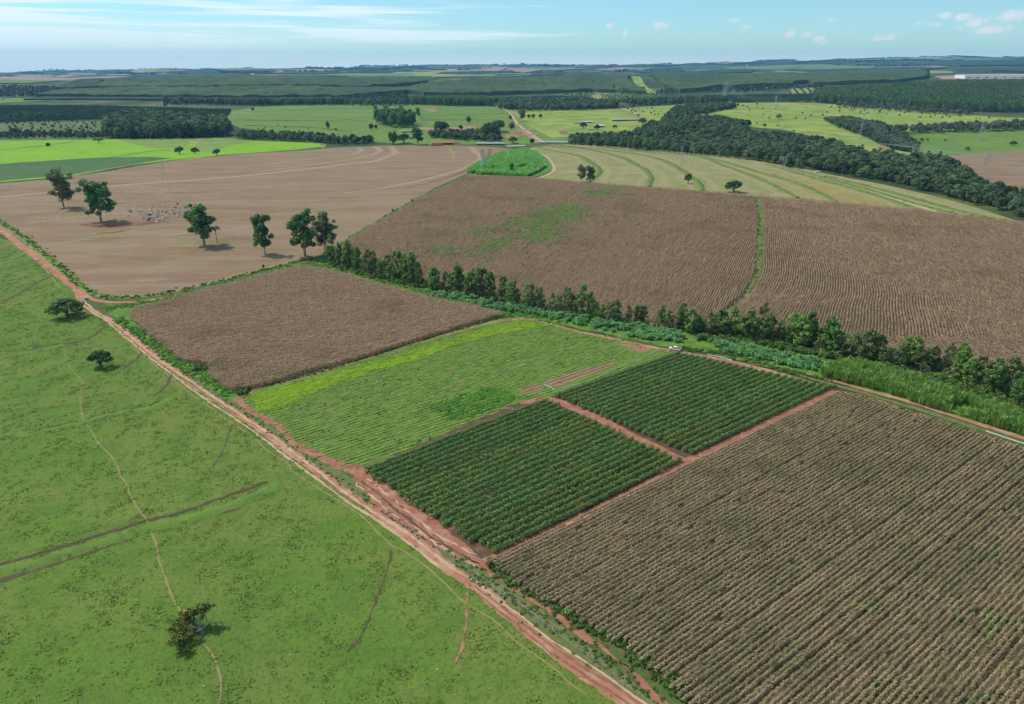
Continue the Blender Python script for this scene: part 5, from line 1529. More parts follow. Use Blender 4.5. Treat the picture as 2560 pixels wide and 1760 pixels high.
NROW = 23
lo_s, lo_e = (np.array(P(1226, 1388)), np.array(P(914, 1182))), (np.array(P(1702, 1153)), np.array(P(1370, 1004)))
up_s, up_e = (np.array(P(1724, 1138)), np.array(P(1392, 994))), (np.array(P(2080, 968)), np.array(P(1702, 886)))
for k in range(NROW):
    f = k / (NROW - 1)
    s, t = lo_s[0] + (lo_s[1] - lo_s[0]) * f, lo_e[0] + (lo_e[1] - lo_e[0]) * f
    s = s + (t - s) / np.linalg.norm(t - s) * RNG.uniform(-.8, 1.8)
    t = t - (t - s) / np.linalg.norm(t - s) * RNG.uniform(-.6, .9)
    orchard_row(s, t, nth(k + 1) + " bushy row of the orchard block at the muddy track, counted from the near corn", 3000 + k)
for k in range(NROW):
    f = k / (NROW - 1)
    s, t = up_s[0] + (up_s[1] - up_s[0]) * f, up_e[0] + (up_e[1] - up_e[0]) * f
    s = s + (t - s) / np.linalg.norm(t - s) * RNG.uniform(-.5, .9)
    t = t - (t - s) / np.linalg.norm(t - s) * RNG.uniform(-.4, 1.2)
    orchard_row(s, t, nth(k + 1) + " bushy row of the orchard block under the pickup, counted from the near corn", 3100 + k)

# ---------------------------------------------------------------- lone trees
LONE = [
    ("euc", "tall_eucalyptus", (253, 555), 446, 1.30, "dark tall eucalyptus standing left of the cattle herd"),
    ("eucpale", "tall_eucalyptus", (161, 519), 421, 1.25, "thin pale eucalyptus at the far left of the stubble"),
    ("euc", "tall_eucalyptus", (512, 614), 508, 1.25, "tall eucalyptus with twin trunks right of the cattle herd"),
    ("euc", "tall_eucalyptus", (662, 634), 526, .98, "narrow eucalyptus standing alone between two others on the stubble"),
    ("euc", "tall_eucalyptus", (763, 641), 524, 1.12, "dense dark eucalyptus at the stubble corner"),
    ("eucpale", "tall_eucalyptus", (814, 630), 528, 1.2, "loose pale eucalyptus beside the start of the tree belt"),
    ("broad", "spreading_tree", (170, 792), 744, 1.55, "wide dark spreading tree beside the red road junction"),
    ("broad", "round_tree", (254, 918), 873, 1.12, "compact round tree alone in the pasture with its shadow"),
    ("broad", "round_tree", (1834, 481), 449, 1.45, "dark umbrella shaped tree alone on the terrace edge"),
    ("broad", "round_tree", (1720, 459), 432, .7, "small leaning tree on a terrace bank"),
    ("euc", "slender_tree", (1475, 459), 413, 1.0, "darker of two slender trees at the corn edge"),
    ("eucpale", "slender_tree", (1453, 455), 410, 1.05, "paler of two slender trees at the corn edge"),
    ("euc", "slender_tree", (1279, 434), 406, 1.1, "small tree rising from the tall grass mound"),
    ("broad", "round_tree", (450, 386), 365, 1.2, "left tree of three on the edge of the bright field"),
    ("broad", "round_tree", (488, 385), 367, 1.1, "middle tree of three on the edge of the bright field"),
    ("broad", "round_tree", (543, 389), 371, 1.15, "right tree of three on the edge of the bright field"),
    ("round", "round_tree", (121, 368), 356, 1.0, "small round tree on the dark line in the bright field"),
    ("flat", "umbrella_tree", (247, 359), 346, 1.0, "flat topped little tree at the far edge of the bright field"),
    ("round", "bush", (982, 530), 522, .9, "dark bush at the edge of the stubble by the grass strip"),
    ("round", "bush", (1031, 505), 497, .7, "pale small bush at the edge of the stubble by the grass strip"),
    ("round", "bush", (659, 671), 661, .7, "small bush on the lower edge of the stubble"),
    ("round", "round_tree", (983, 362), 326, .9, "bushy tree behind the bright strip left of the orange roof"),
    ("broad", "round_tree", (1010, 358), 332, 1.3, "broad dark tree left of the orange roofed shed"),
    ("euc", "tall_tree", (1045, 362), 318, 1.5, "tall grey green tree beside the orange roofed shed"),
    ("broad", "big_tree", (1103, 332), 300, 1.35, "big dark double crowned tree above the orange roofed shed"),
    ("round", "round_tree", (1152, 325), 312, 1.1, "small round tree on the pink earth bank"),
    ("round", "round_tree", (1172, 309), 290, .8, "egg shaped tree alone on the green hillside"),
    ("broad", "big_tree", (1225, 345), 303, 1.2, "big dark tree hiding the small orange roof"),
    ("broad", "big_tree", (1245, 330), 298, 1.3, "broadest dark tree by the farm terraces"),
    ("round", "round_tree", (1276, 299), 288, 1.1, "small dark tree beside the farm road"),
    ("eucpale", "round_tree", (1279, 326), 304, 1.6, "bare grey tree on the pink terraces"),
    ("broad", "round_tree", (1283, 358), 340, 1.3, "dark round tree behind the white sheeted beds"),
    ("round", "round_tree", (1330, 360), 345, 1.0, "small brownish tree at the foot of the pink bank"),
    ("eucpale", "tall_tree", (1305, 303), 270, 1.4, "tall loose tree left of the small pair on the hill"),
    ("round", "round_tree", (1322, 296), 285, 1.0, "left of two small twin trees on the sunlit pasture"),
    ("round", "round_tree", (1333, 296), 284, 1.0, "right of two small twin trees on the sunlit pasture"),
    ("round", "round_tree", (1351, 296), 284, 1.0, "small tree right of the twin trees on the pasture"),
    ("round", "round_tree", (928, 325), 308, .9, "small tree in front of the eucalyptus stand"),
    ("round", "round_tree", (940, 323), 310, .8, "smaller tree touching the front of the eucalyptus stand"),
    ("eucpale", "tall_tree", (1046, 294), 268, 1.1, "thin tree at the right end of the eucalyptus stand"),
    ("eucpale", "tall_tree", (940, 285), 262, .9, "sparse tree at the left end of the eucalyptus stand"),
    ("round", "round_tree", (632, 277), 268, 1.2, "small tree on top of the green hill"),
    ("round", "round_tree", (820, 324), 303, .6, "dead looking little tree on the green slope"),
    ("grey", "round_tree", (1946, 299), 284, 1.1, "grey crowned tree alone on the sunlit pasture"),
    ("round", "round_tree", (1911, 317), 308, 1.2, "round dark tree just above the gallery forest"),
    ("broad", "round_tree", (1984, 330), 324, 1.0, "little flat tree above the gallery forest"),
    ("grey", "round_tree", (1825, 273), 254, 1.2, "grey bushy tree at the pasture edge"),
    ("round", "round_tree", (1766, 291), 280, 1.0, "small green tree at the tip of the wood"),
    ("round", "round_tree", (1844, 266), 258, .9, "pointed little tree at the pasture edge"),
    ("broad", "umbrella_tree", (2304, 354), 344, .9, "left of a joined pair of flat trees in the valley pasture"),
    ("broad", "umbrella_tree", (2318, 353), 345, .9, "right of a joined pair of flat trees in the valley pasture"),
    ("broad", "umbrella_tree", (2363, 354), 347, .9, "tiny flat tree in the valley pasture"),
    ("broad", "umbrella_tree", (2532, 365), 351, 1.2, "flat topped tree near white cattle in the valley pasture"),
    ("grey", "round_tree", (2418, 378), 366, 1.3, "leafless bush at the edge of the far stubble"),
    ("round", "bush", (2321, 385), 376, 1.0, "bush between the pylon and the far stubble"),
    ("round", "bush", (2352, 384), 377, 1.2, "bush at the corner of the far stubble"),
    ("euc", "tall_tree", (417, 270), 236, .8, "dark slender cypress like tree on the grove edge"),
    ("grey", "tall_tree", (452, 264), 240, 1.2, "grey bushy tree by the grove edge"),
    ("round", "big_tree", (36, 338), 318, 1.2, "pale round tree in the scrub at the far left"),
    ("euc", "tall_tree", (1535, 228), 210, .9, "dark tall tree on the plantation edge by the young grove"),
    ("broad", "big_tree", (1492, 326), 310, 1.0, "tree beside the white roofed barn"),
    ("broad", "big_tree", (1458, 322), 303, .9, "dark tree between the small white roofs"),
    ("broad", "big_tree", (1537, 322), 311, 1.1, "round dark tree right of the white roofed barn"),
    ("broad", "big_tree", (1606, 312), 293, 1.1, "dark tree at the end of the long shed"),
    ("broad", "big_tree", (1630, 318), 297, 1.1, "big tree right of the long shed"),
    ("broad", "big_tree", (1655, 322), 302, 1.3, "spreading tree at the edge of the gallery forest"),
]
for kd, nm, (px, py), top, w, lab in LONE:
    K[kd].plant(nm, P(px, py), h_from(px, py, top), lab, "bush" if nm == "bush" else "tree", w=w)

# eucalyptus stand on the hill: trees one can tell apart
_std = PP([(935, 308), (962, 318), (1035, 321), (1045, 312), (1020, 304), (950, 302)])
_q = grid_poly(_std, math.sqrt(area(_std) / 36), .3)
_q = _q[np.argsort(_q[:, 1])][:36]
for p in _q:
    K["stand"].plant("stand_eucalyptus", tuple(p), RNG.uniform(27, 38), "tall dark eucalyptus in the square stand on the hill", "tree", "square eucalyptus stand on the hill", w=1.1)

# tree belt
belt = spline(PP([(822, 652), (868, 665), (950, 692), (1043, 711), (1110, 724), (1239, 745), (1361, 776), (1445, 786), (1505, 800), (1590, 808), (1660, 818), (1740, 832), (1800, 838), (1930, 848), (2070, 873), (2200, 902), (2348, 930), (2478, 972), (2560, 1005), (2680, 1050), (2860, 1112)]), .5)
cum = np.concatenate([[0], np.cumsum(np.linalg.norm(np.diff(belt, axis=0), axis=1))])
s, i = 1.0, 0
HREF = [(0, 16), (90, 16.5), (170, 16), (230, 14.5), (262, 13), (285, 9.5), (330, 12.5), (390, 11.5), (470, 11), (560, 11)]
SKIP = P(1505, 800), P(1680, 820)
while s < cum[-1] and i < 142:
    p = np.array([np.interp(s, cum, belt[:, 0]), np.interp(s, cum, belt[:, 1])]) + RNG.normal(0, 1.3 if s / cum[-1] < .6 else 3.0, 2)
    i += 1
    frac = s / cum[-1]
    h = np.interp(frac, [0, .2, .38, .47, .53, .58, .66, .8, 1], [16.5, 16.5, 16, 14.5, 9, 10.5, 14.5, 13.5, 12]) * RNG.uniform(.66, 1.2)
    K["belt" if RNG.random() < .58 else "belt2"].plant("belt_tree", tuple(p), h, nth(i) + " tree of the belt, counted from the tall eucalyptus end", "tree", "tree belt below the sloping corn", w=RNG.uniform(.66, 1.1) * (1.15 if frac > .58 else 1.0))
    s += RNG.uniform(2.6, 5.4) * (1.25 if .47 < frac < .60 else 1.0 if frac < .6 else .62)
for px, py, h, lab in ((1704, 824, 14.5, "tall pointed tree rising clear of the belt behind the pickup"), (1655, 812, 11, "leaning tree in the belt just left of the pickup"), (1520, 790, 8, "lone short tree standing in the gap of the belt")):
    K["belt"].plant("belt_tree", P(px, py), h, lab, "tree", "tree belt below the sloping corn", w=.8)

# front trees of the gallery forest, one by one
front = spline(PP([(1428, 361), (1554, 370), (1660, 380), (1780, 391), (1885, 401), (2033, 429), (2219, 464), (2348, 495), (2441, 523), (2560, 559), (2700, 598)]), 2.0)
cum = np.concatenate([[0], np.cumsum(np.linalg.norm(np.diff(front, axis=0), axis=1))])
s = 0; n = 0
while s < cum[-1] and n < 66:
    for row in range(2):
        p = np.array([np.interp(s, cum, front[:, 0]), np.interp(s, cum, front[:, 1])]) + np.array((.25, 1.0)) * row * 9 + RNG.normal(0, 1.5, 2)
        K["forest"].plant("forest_tree", tuple(p), RNG.uniform(8.5, 13.5), "dark rounded tree on the field side of the gallery forest", "tree", "front trees of the gallery forest", w=RNG.uniform(.9, 1.2)); n += 1
    s += RNG.uniform(13, 18)
for px, py, top in ((1490, 366, 345), (1575, 374, 338), (1586, 376, 336), (1612, 378, 340), (1628, 378, 342), (1600, 376, 343)):
    K["stand"].plant("pale_trunk_tree", P(px, py), h_from(px, py, top), "pale tall trunk showing at the edge of the gallery forest", "tree", "pale trunks at the forest edge", w=.8)


# ---- the half dead flowering tree, the fallen tree, the palm
def branchy(mb, p, d, L, r, depth, rng, tips, bend=.35, split=3):
    q = p + d * L * .5 + rng.normal(0, L * .06, 3)
    e = p + d * L + rng.normal(0, L * .08, 3)
    mb.tube([p, q, e], [r, r * .8, r * .55], 5)
    if depth == 0:
        tips.append(e); return
    for _ in range(split):
        nd = d + rng.normal(0, bend, 3); nd[2] += .08; nd /= np.linalg.norm(nd)
        branchy(mb, e, nd, L * rng.uniform(.6, .85), r * .52, depth - 1, rng, tips, bend, split)


rng = np.random.default_rng(77)
x, y = P(508, 1586)
t = empty("flowering_tree", (x, y, 0), 0, (1.4, 1.4, 1.05)); tag(t, "half bare tree with yellow and olive leaves in the near pasture", "tree")
mb = MB(); tipsL, tipsR = [], []
mb.tube([(0, 0, 0), (-.1, .05, .7), (-.25, .05, 1.2)], [.32, .26, .22], 7)
o0 = np.array((-.25, .05, 1.2))
for d in ((-.9, .1, .45), (-.75, .75, .6), (-.55, -.75, .35), (-.3, .5, .9)):
    d = np.array(d); branchy(mb, o0, d / np.linalg.norm(d), 1.9, .13, 2, rng, tipsL)
for d in ((.55, .6, .6), (-.05, .95, .75)):
    d = np.array(d); branchy(mb, o0, d / np.linalg.norm(d), 1.7, .11, 3, rng, tipsR, .5)
link("trunk", mb.mesh("flowering_tree_trunk", M["greybark"]), t)
tl = np.array(tipsL)
V, F = leaves(np.repeat(tl, 3, 0) + rng.normal(0, .35, (len(tl) * 3, 3)), np.full(len(tl) * 3, .66), 22, .30, rng, .3, .6)
xc = np.column_stack([rng.uniform(-3.4, -.8, 26), rng.uniform(-2.2, 2.4, 26), rng.uniform(1.0, 3.0, 26)])
V2, F2 = leaves(xc, np.full(26, .75), 22, .30, rng, .3, .6)
V, F = np.vstack([V, V2]), np.vstack([F, F2 + len(V)])
link("crown", make_mesh("flowering_tree_crown", V, F, M["olive"]), t)
fl = tl[np.argsort(-tl[:, 2] + .5 * tl[:, 0])][:4]
V, F = leaves(fl + (0, 0, .35), np.full(len(fl), .5), 14, .26, rng, .3, .6)
link("blossom", make_mesh("flowering_tree_blossom", V, F, M["flower"]), t)
x, y = P(93, 874)
t = empty("fallen_tree", (x, y, 0), -.5); tag(t, "grey fallen dead tree lying in the pasture near the earth cut", "dead tree")
mb = MB(); tips = []
mb.tube([(3.2, -.3, .3), (1, 0, .45), (-.5, .1, .7)], [.38, .3, .22], 6)
link("trunk", mb.mesh("fallen_trunk", M["greybark"]), t)
mb = MB()
for d in ((-.9, .3, .35), (-.8, -.4, .5), (-.5, .7, .45), (-.6, .1, .9)):
    d = np.array(d); branchy(mb, np.array((-.5, .1, .7)), d / np.linalg.norm(d), 1.7, .14, 2, rng, tips, .4)
link("branches", mb.mesh("fallen_branches", M["greybark"]), t)
x, y = P(543, 609)
hp = h_from(543, 609, 560)
t = empty("palm_tree", (x, y, 0)); tag(t, "small palm with drooping fronds beside the twin trunked eucalyptus", "palm tree")
mb = MB(); mb.tube([(0, 0, 0), (.1, 0, hp * .4), (0, 0, hp * .75)], [.22, .17, .15], 7); link("trunk", mb.mesh("palm_trunk", M["bark"]), t)
mb = MB()
for k in range(26):
    a = k * 2.399; ln = hp * .34; el0 = rng.uniform(-.1, 1.1)
    o = np.array((math.cos(a), math.sin(a), 0)); sd = np.array((-math.sin(a), math.cos(a), 0)) * .5
    p0 = np.array((0, 0, hp * .75)); p1 = p0 + o * ln * .5 + (0, 0, ln * .45 * el0); p2 = p0 + o * ln * .95 + (0, 0, ln * (el0 * .4 - .45))
    mb.add([p0, p1 - sd, p2, p1 + sd], [(0, 1, 2, 3)])
link("fronds", mb.mesh("palm_fronds", M["broad"]), t)


# ---------------------------------------------------------------- pylons and lines
def bar(mb, a, b, r): mb.tube([a, b], r, 4)


def lattice_pylon(px, py, top, label, arms=3, rz=0.0, r=.16, armlen=5.5):
    x, y = P(px, py); h = h_from(px, py, top); z = H1(x, y)
    e = empty("power_pylon", (x, y, z - .2), rz); tag(e, label, "pylon", "pylons of the power lines")
    mb = MB(); w0, w1 = h * .11, h * .022
    lv = np.linspace(0, 1, 9) ** .85
    wd = lambda f: w0 + (w1 - w0) * min(1, f * 1.35)
    cs = [(-1, -1), (1, -1), (1, 1), (-1, 1)]
    for c in cs:
        mb.tube([(c[0] * wd(f), c[1] * wd(f), f * h) for f in lv], r, 4)
    for i in range(len(lv) - 1):
        f0, f1 = lv[i], lv[i + 1]
        for k in range(4):
            a, b = cs[k], cs[(k + 1) % 4]
            bar(mb, (a[0] * wd(f0), a[1] * wd(f0), f0 * h), (b[0] * wd(f1), b[1] * wd(f1), f1 * h), r * .6)
            bar(mb, (b[0] * wd(f0), b[1] * wd(f0), f0 * h), (a[0] * wd(f1), a[1] * wd(f1), f1 * h), r * .6)
    link("tower_frame", mb.mesh("pylon_frame", M["steel"]), e)
    att = []
    for i in range(arms):
        zz = h * (.96 - .13 * i); L = armlen * (.8 if i == 0 else 1.0)
        mb = MB()
        for sgn in (-1, 1):
            for c in (-1, 1):
                bar(mb, (sgn * w1, c * w1, zz), (sgn * L, 0, zz + .2), r * .7)
                bar(mb, (sgn * w1, c * w1, zz - 1.6), (sgn * L, 0, zz + .2), r * .6)
        link("crossarm", mb.mesh("pylon_crossarm", M["steel"]), e)
        for sgn in (-1, 1):
            mb = MB(); mb.tube([(sgn * L, 0, zz + .1), (sgn * L, 0, zz - 2.2)], r * .8, 5); link("insulator", mb.mesh("pylon_insulator", M["glass"]), e)
            att.append((sgn * L, zz - 2.2))
    return x, y, z, rz, att


def vee_pylon(px, py, top, label, rz=0.0, r=.3):
    x, y = P(px, py); h = h_from(px, py, top); z = H1(x, y)
    e = empty("power_pylon", (x, y, z - .2), rz); tag(e, label, "pylon", "pylons of the power lines")
    w = h * .24; att = []
    for sgn in (-1, 1):
        mb = MB()
        for c in (-.35, .35):
            for c2 in (-.35, .35):
                bar(mb, (c, c2, 0), (sgn * w + c, c2, h), r * .6)
        for i in range(8):
            f0, f1 = i / 8, (i + 1) / 8
            bar(mb, (sgn * w * f0 - .35, -.35, h * f0), (sgn * w * f1 + .35, .35, h * f1), r * .4)
            bar(mb, (sgn * w * f0 + .35, .35, h * f0), (sgn * w * f1 - .35, -.35, h * f1), r * .4)
        link("leg", mb.mesh("pylon_leg", M["steel"]), e)
    mb = MB()
    for c in (-.4, .4):
        bar(mb, (-w * 1.7, c, h), (w * 1.7, c, h), r * .6); bar(mb, (-w * 1.7, 0, h), (-w, c, h + 1.6), r * .5); bar(mb, (w * 1.7, 0, h), (w, c, h + 1.6), r * .5); bar(mb, (-w, c, h + 1.6), (w, c, h + 1.6), r * .5)
    link("crossbeam", mb.mesh("pylon_beam", M["steel"]), e)
    for k in (-1.6, 0, 1.6):
        mb = MB(); mb.tube([(w * k, 0, h), (w * k, 0, h - 2.5)], .16, 5); link("insulator", mb.mesh("pylon_insulator", M["glass"]), e)
        att.append((w * k, h - 2.5))
    return x, y, z, rz, att


PYL = {}
PYL["herd"] = lattice_pylon(418, 481, 400, "faint lattice pylon on a grassy spot in the stubble", rz=.3, r=.05)
PYL["mound"] = lattice_pylon(1207, 424, 373, "pale lattice pylon in the tall grass mound", rz=.5, r=.2, armlen=2.8)
PYL["terr"] = lattice_pylon(1701, 421, 364, "lattice pylon on the terraces near the forest edge", rz=.6, r=.11, armlen=3)
PYL["veeA"] = vee_pylon(1959, 421, 397, "small vee shaped pylon at the edge of the gallery forest", rz=.5, r=.25)
PYL["veeB"] = vee_pylon(2281, 388, 364, "white vee shaped pylon standing above the dark copse", rz=.5, r=.28)
PYL["past"] = lattice_pylon(2448, 351, 306, "lattice pylon on the valley pasture before the grey trees", rz=.5, r=.13, armlen=4)
PYL["far"] = lattice_pylon(2457, 455, 382, "largest lattice pylon at the edge of the far stubble", rz=.5, r=.10)
PYL["scar"] = lattice_pylon(2146, 362, 308, "lattice pylon by the earth scar under the power line", rz=.5, r=.10)
PYL["copse"] = lattice_pylon(2154, 330, 283, "lattice pylon behind the dark copse", rz=.5, r=.10)
PYL["hill"] = lattice_pylon(1937, 276, 238, "faint lattice pylon on the sunlit pasture", rz=.5, r=.2)
PYL["grove"] = lattice_pylon(1809, 243, 206, "left of two distant pylons beside the grove", rz=.5, r=.3)
PYL["grove2"] = lattice_pylon(1815, 241, 202, "right of two distant pylons beside the grove", rz=.5, r=.3)


def attach(k, i):
    x, y, z, rz, att = PYL[k]
    dx, zz = att[min(i, len(att) - 1)]
    return np.array((x + math.cos(rz) * dx, y + math.sin(rz) * dx, z + zz))


def conductor(keys, i, label, end=None, r=.11):
    pts = [attach(k, i) for k in keys]
    if end is not None: pts.append(pts[-1] + np.array(end))
    path = []
    for a, b in zip(pts[:-1], pts[1:]):
        L = np.linalg.norm(b - a)
        for f in np.linspace(0, 1, 18)[:-1]:
            path.append(a + (b - a) * f - np.array((0, 0, L * .022 * 4 * f * (1 - f))))
    path.append(pts[-1])
    mb = MB(); mb.tube(path, r, 4)
    tag(link("power_line", mb.mesh("power_line", M["wire"])), label, "power line", "power lines across the far pasture")


for i, w_ in enumerate(("left top", "right top", "left middle", "right middle", "left bottom", "right bottom")):
    conductor(["grove", "hill", "copse", "far"], i, w_ + " wire of the lattice pylons leading to the far stubble", (330, -230, 0), r=.075)
for i, w_ in enumerate(("left", "middle", "right")):
    conductor(["grove2", "veeB"], i, w_ + " wire leading to the white vee shaped pylon", (520, -330, 6), r=.09)


# ---------------------------------------------------------------- buildings
def building(name, px, size, rz, label, wall="wall", roof="tile", gable=.28, over=.5, windows=2, doors=1, z=0.0, open_front=False):
    x, y = P(*px); L, W, Hh = size
    e = empty(name, (x, y, H1(x, y) + z), rz); tag(e, label, "building")
    mb = MB()
    if open_front:
        mb.box((0, W / 2 - .1, Hh / 2), (L, .2, Hh)); mb.box((-L / 2 + .1, -.1, Hh / 2), (.2, W - .2, Hh)); mb.box((L / 2 - .1, -.1, Hh / 2), (.2, W - .2, Hh))
    else:
        mb.box((0, 0, Hh / 2), (L, W, Hh))
    link("wall", mb.mesh("building_wall", M[wall]), e)
    if open_front:
        n = max(2, int(L / 5))
        for k in range(1, n):
            mb = MB(); mb.box((-L / 2 + L * k / n, -W / 2 + .15, Hh / 2), (.25, .25, Hh)); link("pillar", mb.mesh("building_pillar", M["post"]), e)
    g = W * gable; l2, w2 = L / 2 + over, W / 2 + over
    ze = Hh - over * gable * 2
    for sgn in (-1, 1):
        V = [(-l2, sgn * w2, ze), (l2, sgn * w2, ze), (l2, 0, Hh + g), (-l2, 0, Hh + g)]
        V = V + [(a, b, c + .14) for a, b, c in V]
        F = [(0, 1, 2, 3), (7, 6, 5, 4), (0, 4, 5, 1), (1, 5, 6, 2), (2, 6, 7, 3), (3, 7, 4, 0)]
        link("roof", make_mesh("building_roof", V, F, M[roof]), e)
    if not open_front:
        mb = MB()
        mb.add([(-L / 2, -W / 2, Hh), (-L / 2, W / 2, Hh), (-L / 2, 0, Hh + g - .05)], [(0, 2, 1)]); mb.add([(L / 2, -W / 2, Hh), (L / 2, W / 2, Hh), (L / 2, 0, Hh + g - .05)], [(0, 1, 2)])
        link("gable", mb.mesh("building_gable", M[wall]), e)
        for k in range(doors):
            mb = MB(); mb.box((-L / 2 + L * (k + .5) / (windows + doors) , -W / 2 - .03, 1.05), (1.0, .06, 2.1)); link("door", mb.mesh("building_door", M["brickwall"]), e)
        for k in range(windows):
            cx = -L / 2 + L * (k + doors + .5) / (windows + doors)
            mb = MB(); mb.box((cx, -W / 2 - .03, 1.6), (1.5, .06, 1.2)); f = link("window", mb.mesh("building_window", M["white"]), e)
            mb = MB(); mb.box((cx, -W / 2 - .07, 1.6), (1.25, .04, .95)); link("pane", mb.mesh("building_pane", M["glass"]), f)
    return e


building("farm_shed", (1106, 361), (37, 9, 3.2), .04, "long orange roofed farm shed beyond the stubble", "brickwall", "tile", .2, open_front=True)
building("farm_shed", (1092, 364), (20, 5, 2.6), .04, "lower orange roofed lean-to in front of the long shed", "brickwall", "tile", .12, open_front=True)
building("farm_house", (1139, 359), (11, 7, 3.2), .04, "small orange roofed house at the end of the long shed", "wall", "tile")
building("farm_house", (1408, 334), (14, 9, 3.4), -.15, "white house with orange hipped roof beside the forest", "wall", "tile", .3)
building("farm_house", (1476, 325), (14, 8, 3.2), .05, "grey roofed cottage with pale wall near the barn", "wall", "fibre")
building("barn", (1497, 318), (20, 9, 3.6), .05, "white roofed barn with dark open front", "brickwall", "whiteroof", .15, open_front=True)
building("shed", (1461, 308), (10, 7, 3), .1, "left of two small white roofed sheds on the pasture", "brickwall", "whiteroof", .15, open_front=True)
building("shed", (1474, 307), (12, 7, 3), .1, "right of two small white roofed sheds on the pasture", "brickwall", "whiteroof", .15, open_front=True)
building("shed", (1445, 309), (14, 6, 2.5), .1, "low brown roofed shed beside the small white roofs", "brickwall", "fibre", .15)
building("long_shed", (1567, 302), (78, 11, 3.2), .17, "very long grey roofed shed at the end of the pink road", "wall", "fibre", .16, open_front=True)
building("farm_house", (1229, 322), (12, 8, 3), .0, "small orange roof half hidden by the big dark trees", "wall", "tile", z=2.5)
building("shed", (1020, 331), (24, 6, 2.6), .03, "low open cattle shed in front of the eucalyptus stand", "brickwall", "fibre", .15, open_front=True)
building("shed", (1661, 313), (12, 8, 3.2), .2, "white roofed hut among the trees right of the long shed", "wall", "whiteroof", .15)
building("farm_house", (1651, 322), (9, 7, 3), .2, "small grey roofed hut half buried in the forest edge", "wall", "fibre")
building("farm_house", (-2, 250), (26, 12, 5), .1, "brown roofed farmhouse at the left border", "wall", "tile")


def greenhouse(px, L, W, Hh, rz, label, mat, nspan=1):
    x, y = P(*px)
    e = empty("greenhouse", (x, y, H1(x, y)), rz); tag(e, label, "greenhouse")
    for k in range(nspan):
        V, F = [], []
        y0 = (k - (nspan - 1) / 2) * W
        for i in range(9):
            a = math.pi * i / 8
            for xx in (-L / 2, L / 2):
                V.append((xx, y0 - math.cos(a) * W / 2, Hh * (.45 + .55 * math.sin(a))))
        for i in range(8): F.append((2 * i, 2 * i + 1, 2 * i + 3, 2 * i + 2))
        F.append(tuple(range(0, 18, 2))); F.append(tuple(range(1, 18, 2))[::-1])
        link("roof_sheet", make_mesh("greenhouse_sheet", V, F, M[mat]), e)
    for xx in np.linspace(-L / 2 + .1, L / 2 - .1, 6):
        mb = MB()
        for yy in (-nspan * W / 2 + .1, nspan * W / 2 - .1): mb.tube([(xx, yy, 0), (xx, yy, Hh * .45)], .08, 4)
        link("post_pair", mb.mesh("greenhouse_posts", M["post"]), e)
    return e


greenhouse((1226, 361), 50, 7, 3.4, .0, "long blue grey greenhouse roof beyond the stubble", "blueroof", 2)
greenhouse((1290, 366), 34, 6, 1.6, .35, "white plastic tunnel on the bare ground by the mound", "whiteroof", 1)
greenhouse((1385, 357), 58, 8, 2.6, -.05, "pale blue greenhouse roof beside the forest tip", "blueroof", 2)


def warehouse(px, L, W, Hh, rz, label, doors=6):
    x, y = P(*px)
    e = empty("warehouse", (x, y, H1(x, y) - 2), rz); tag(e, label, "warehouse")
    mb = MB(); mb.box((0, 0, Hh / 2 + 1), (L, W, Hh + 2)); link("wall", mb.mesh("warehouse_wall", M["white"]), e)
    mb = MB(); mb.box((0, 0, Hh + 2.6), (L + 2, W + 2, 1.2), 0, 0, (1, .6)); link("roof", mb.mesh("warehouse_roof", M["whiteroof"]), e)
    for k in range(doors):
        mb = MB(); mb.box((-L / 2 + L * (k + .5) / doors, -W / 2 - .1, Hh * .3 + 2), (L / doors * .35, .2, Hh * .5)); link("door", mb.mesh("warehouse_door", M["blueroof"]), e)
    return e


warehouse((2486, 196), 330, 90, 16, -.03, "huge white warehouse on the right hill", 8)
warehouse((90, 193), 380, 90, 20, .0, "leftmost white warehouse far away on the left horizon")
warehouse((212, 188), 300, 80, 18, .0, "middle white warehouse far away on the left horizon")
warehouse((298, 190), 250, 80, 18, .0, "rightmost white warehouse far away on the left horizon")
for i, (px, py) in enumerate(((655, 192), (668, 193), (690, 193), (752, 193), (388, 185), (410, 185), (1868, 165), (633, 187))):
    building("distant_house", (px, py), (40, 16, 8), 0, ("white farm building far off under the horizon, " + nth(i + 1) + " of a scattered row"), "wall", "whiteroof", .15, windows=1)
x, y = P(2042, 431)
building("shed", (2043, 431), (6, 3, 1.6), .3, "tiny white shed roof at the forest edge above the terraces", "wall", "whiteroof", .1, windows=1)


# ---------------------------------------------------------------- cattle
def cow_mesh(name, mat, grazing):
    mb = MB()
    mb.tube([(-1.05, 0, 1.12), (-.95, 0, 1.1), (-.6, 0, 1.05), (0, 0, 1.0), (.45, 0, 1.04), (.68, 0, 1.28), (.85, 0, 1.15), (1.0, 0, 1.1)], [.1, .26, .36, .40, .40, .30, .27, .16], 8)
    if grazing:
        mb.tube([(.85, 0, 1.15), (1.25, 0, .75), (1.42, 0, .38), (1.6, 0, .14)], [.2, .15, .13, .08], 7)
    else:
        mb.tube([(.8, 0, 1.15), (1.2, 0, 1.42), (1.42, 0, 1.45), (1.75, 0, 1.24)], [.22, .15, .14, .08], 7)
        for s in (-1, 1): mb.tube([(1.36, s * .1, 1.5), (1.32, s * .32, 1.46)], [.06, .03], 4)
    for lx, ly in ((-.8, .2), (-.8, -.2), (.6, .19), (.6, -.19)):
        mb.tube([(lx, ly, 1.0), (lx + (.06 if lx > 0 else -.08), ly, .52), (lx, ly, 0)], [.15, .09, .06], 6)
    mb.tube([(-1.08, 0, 1.2), (-1.2, 0, .9), (-1.18, 0, .5)], [.04, .03, .05], 4)
    return mb.mesh(name, mat, True)


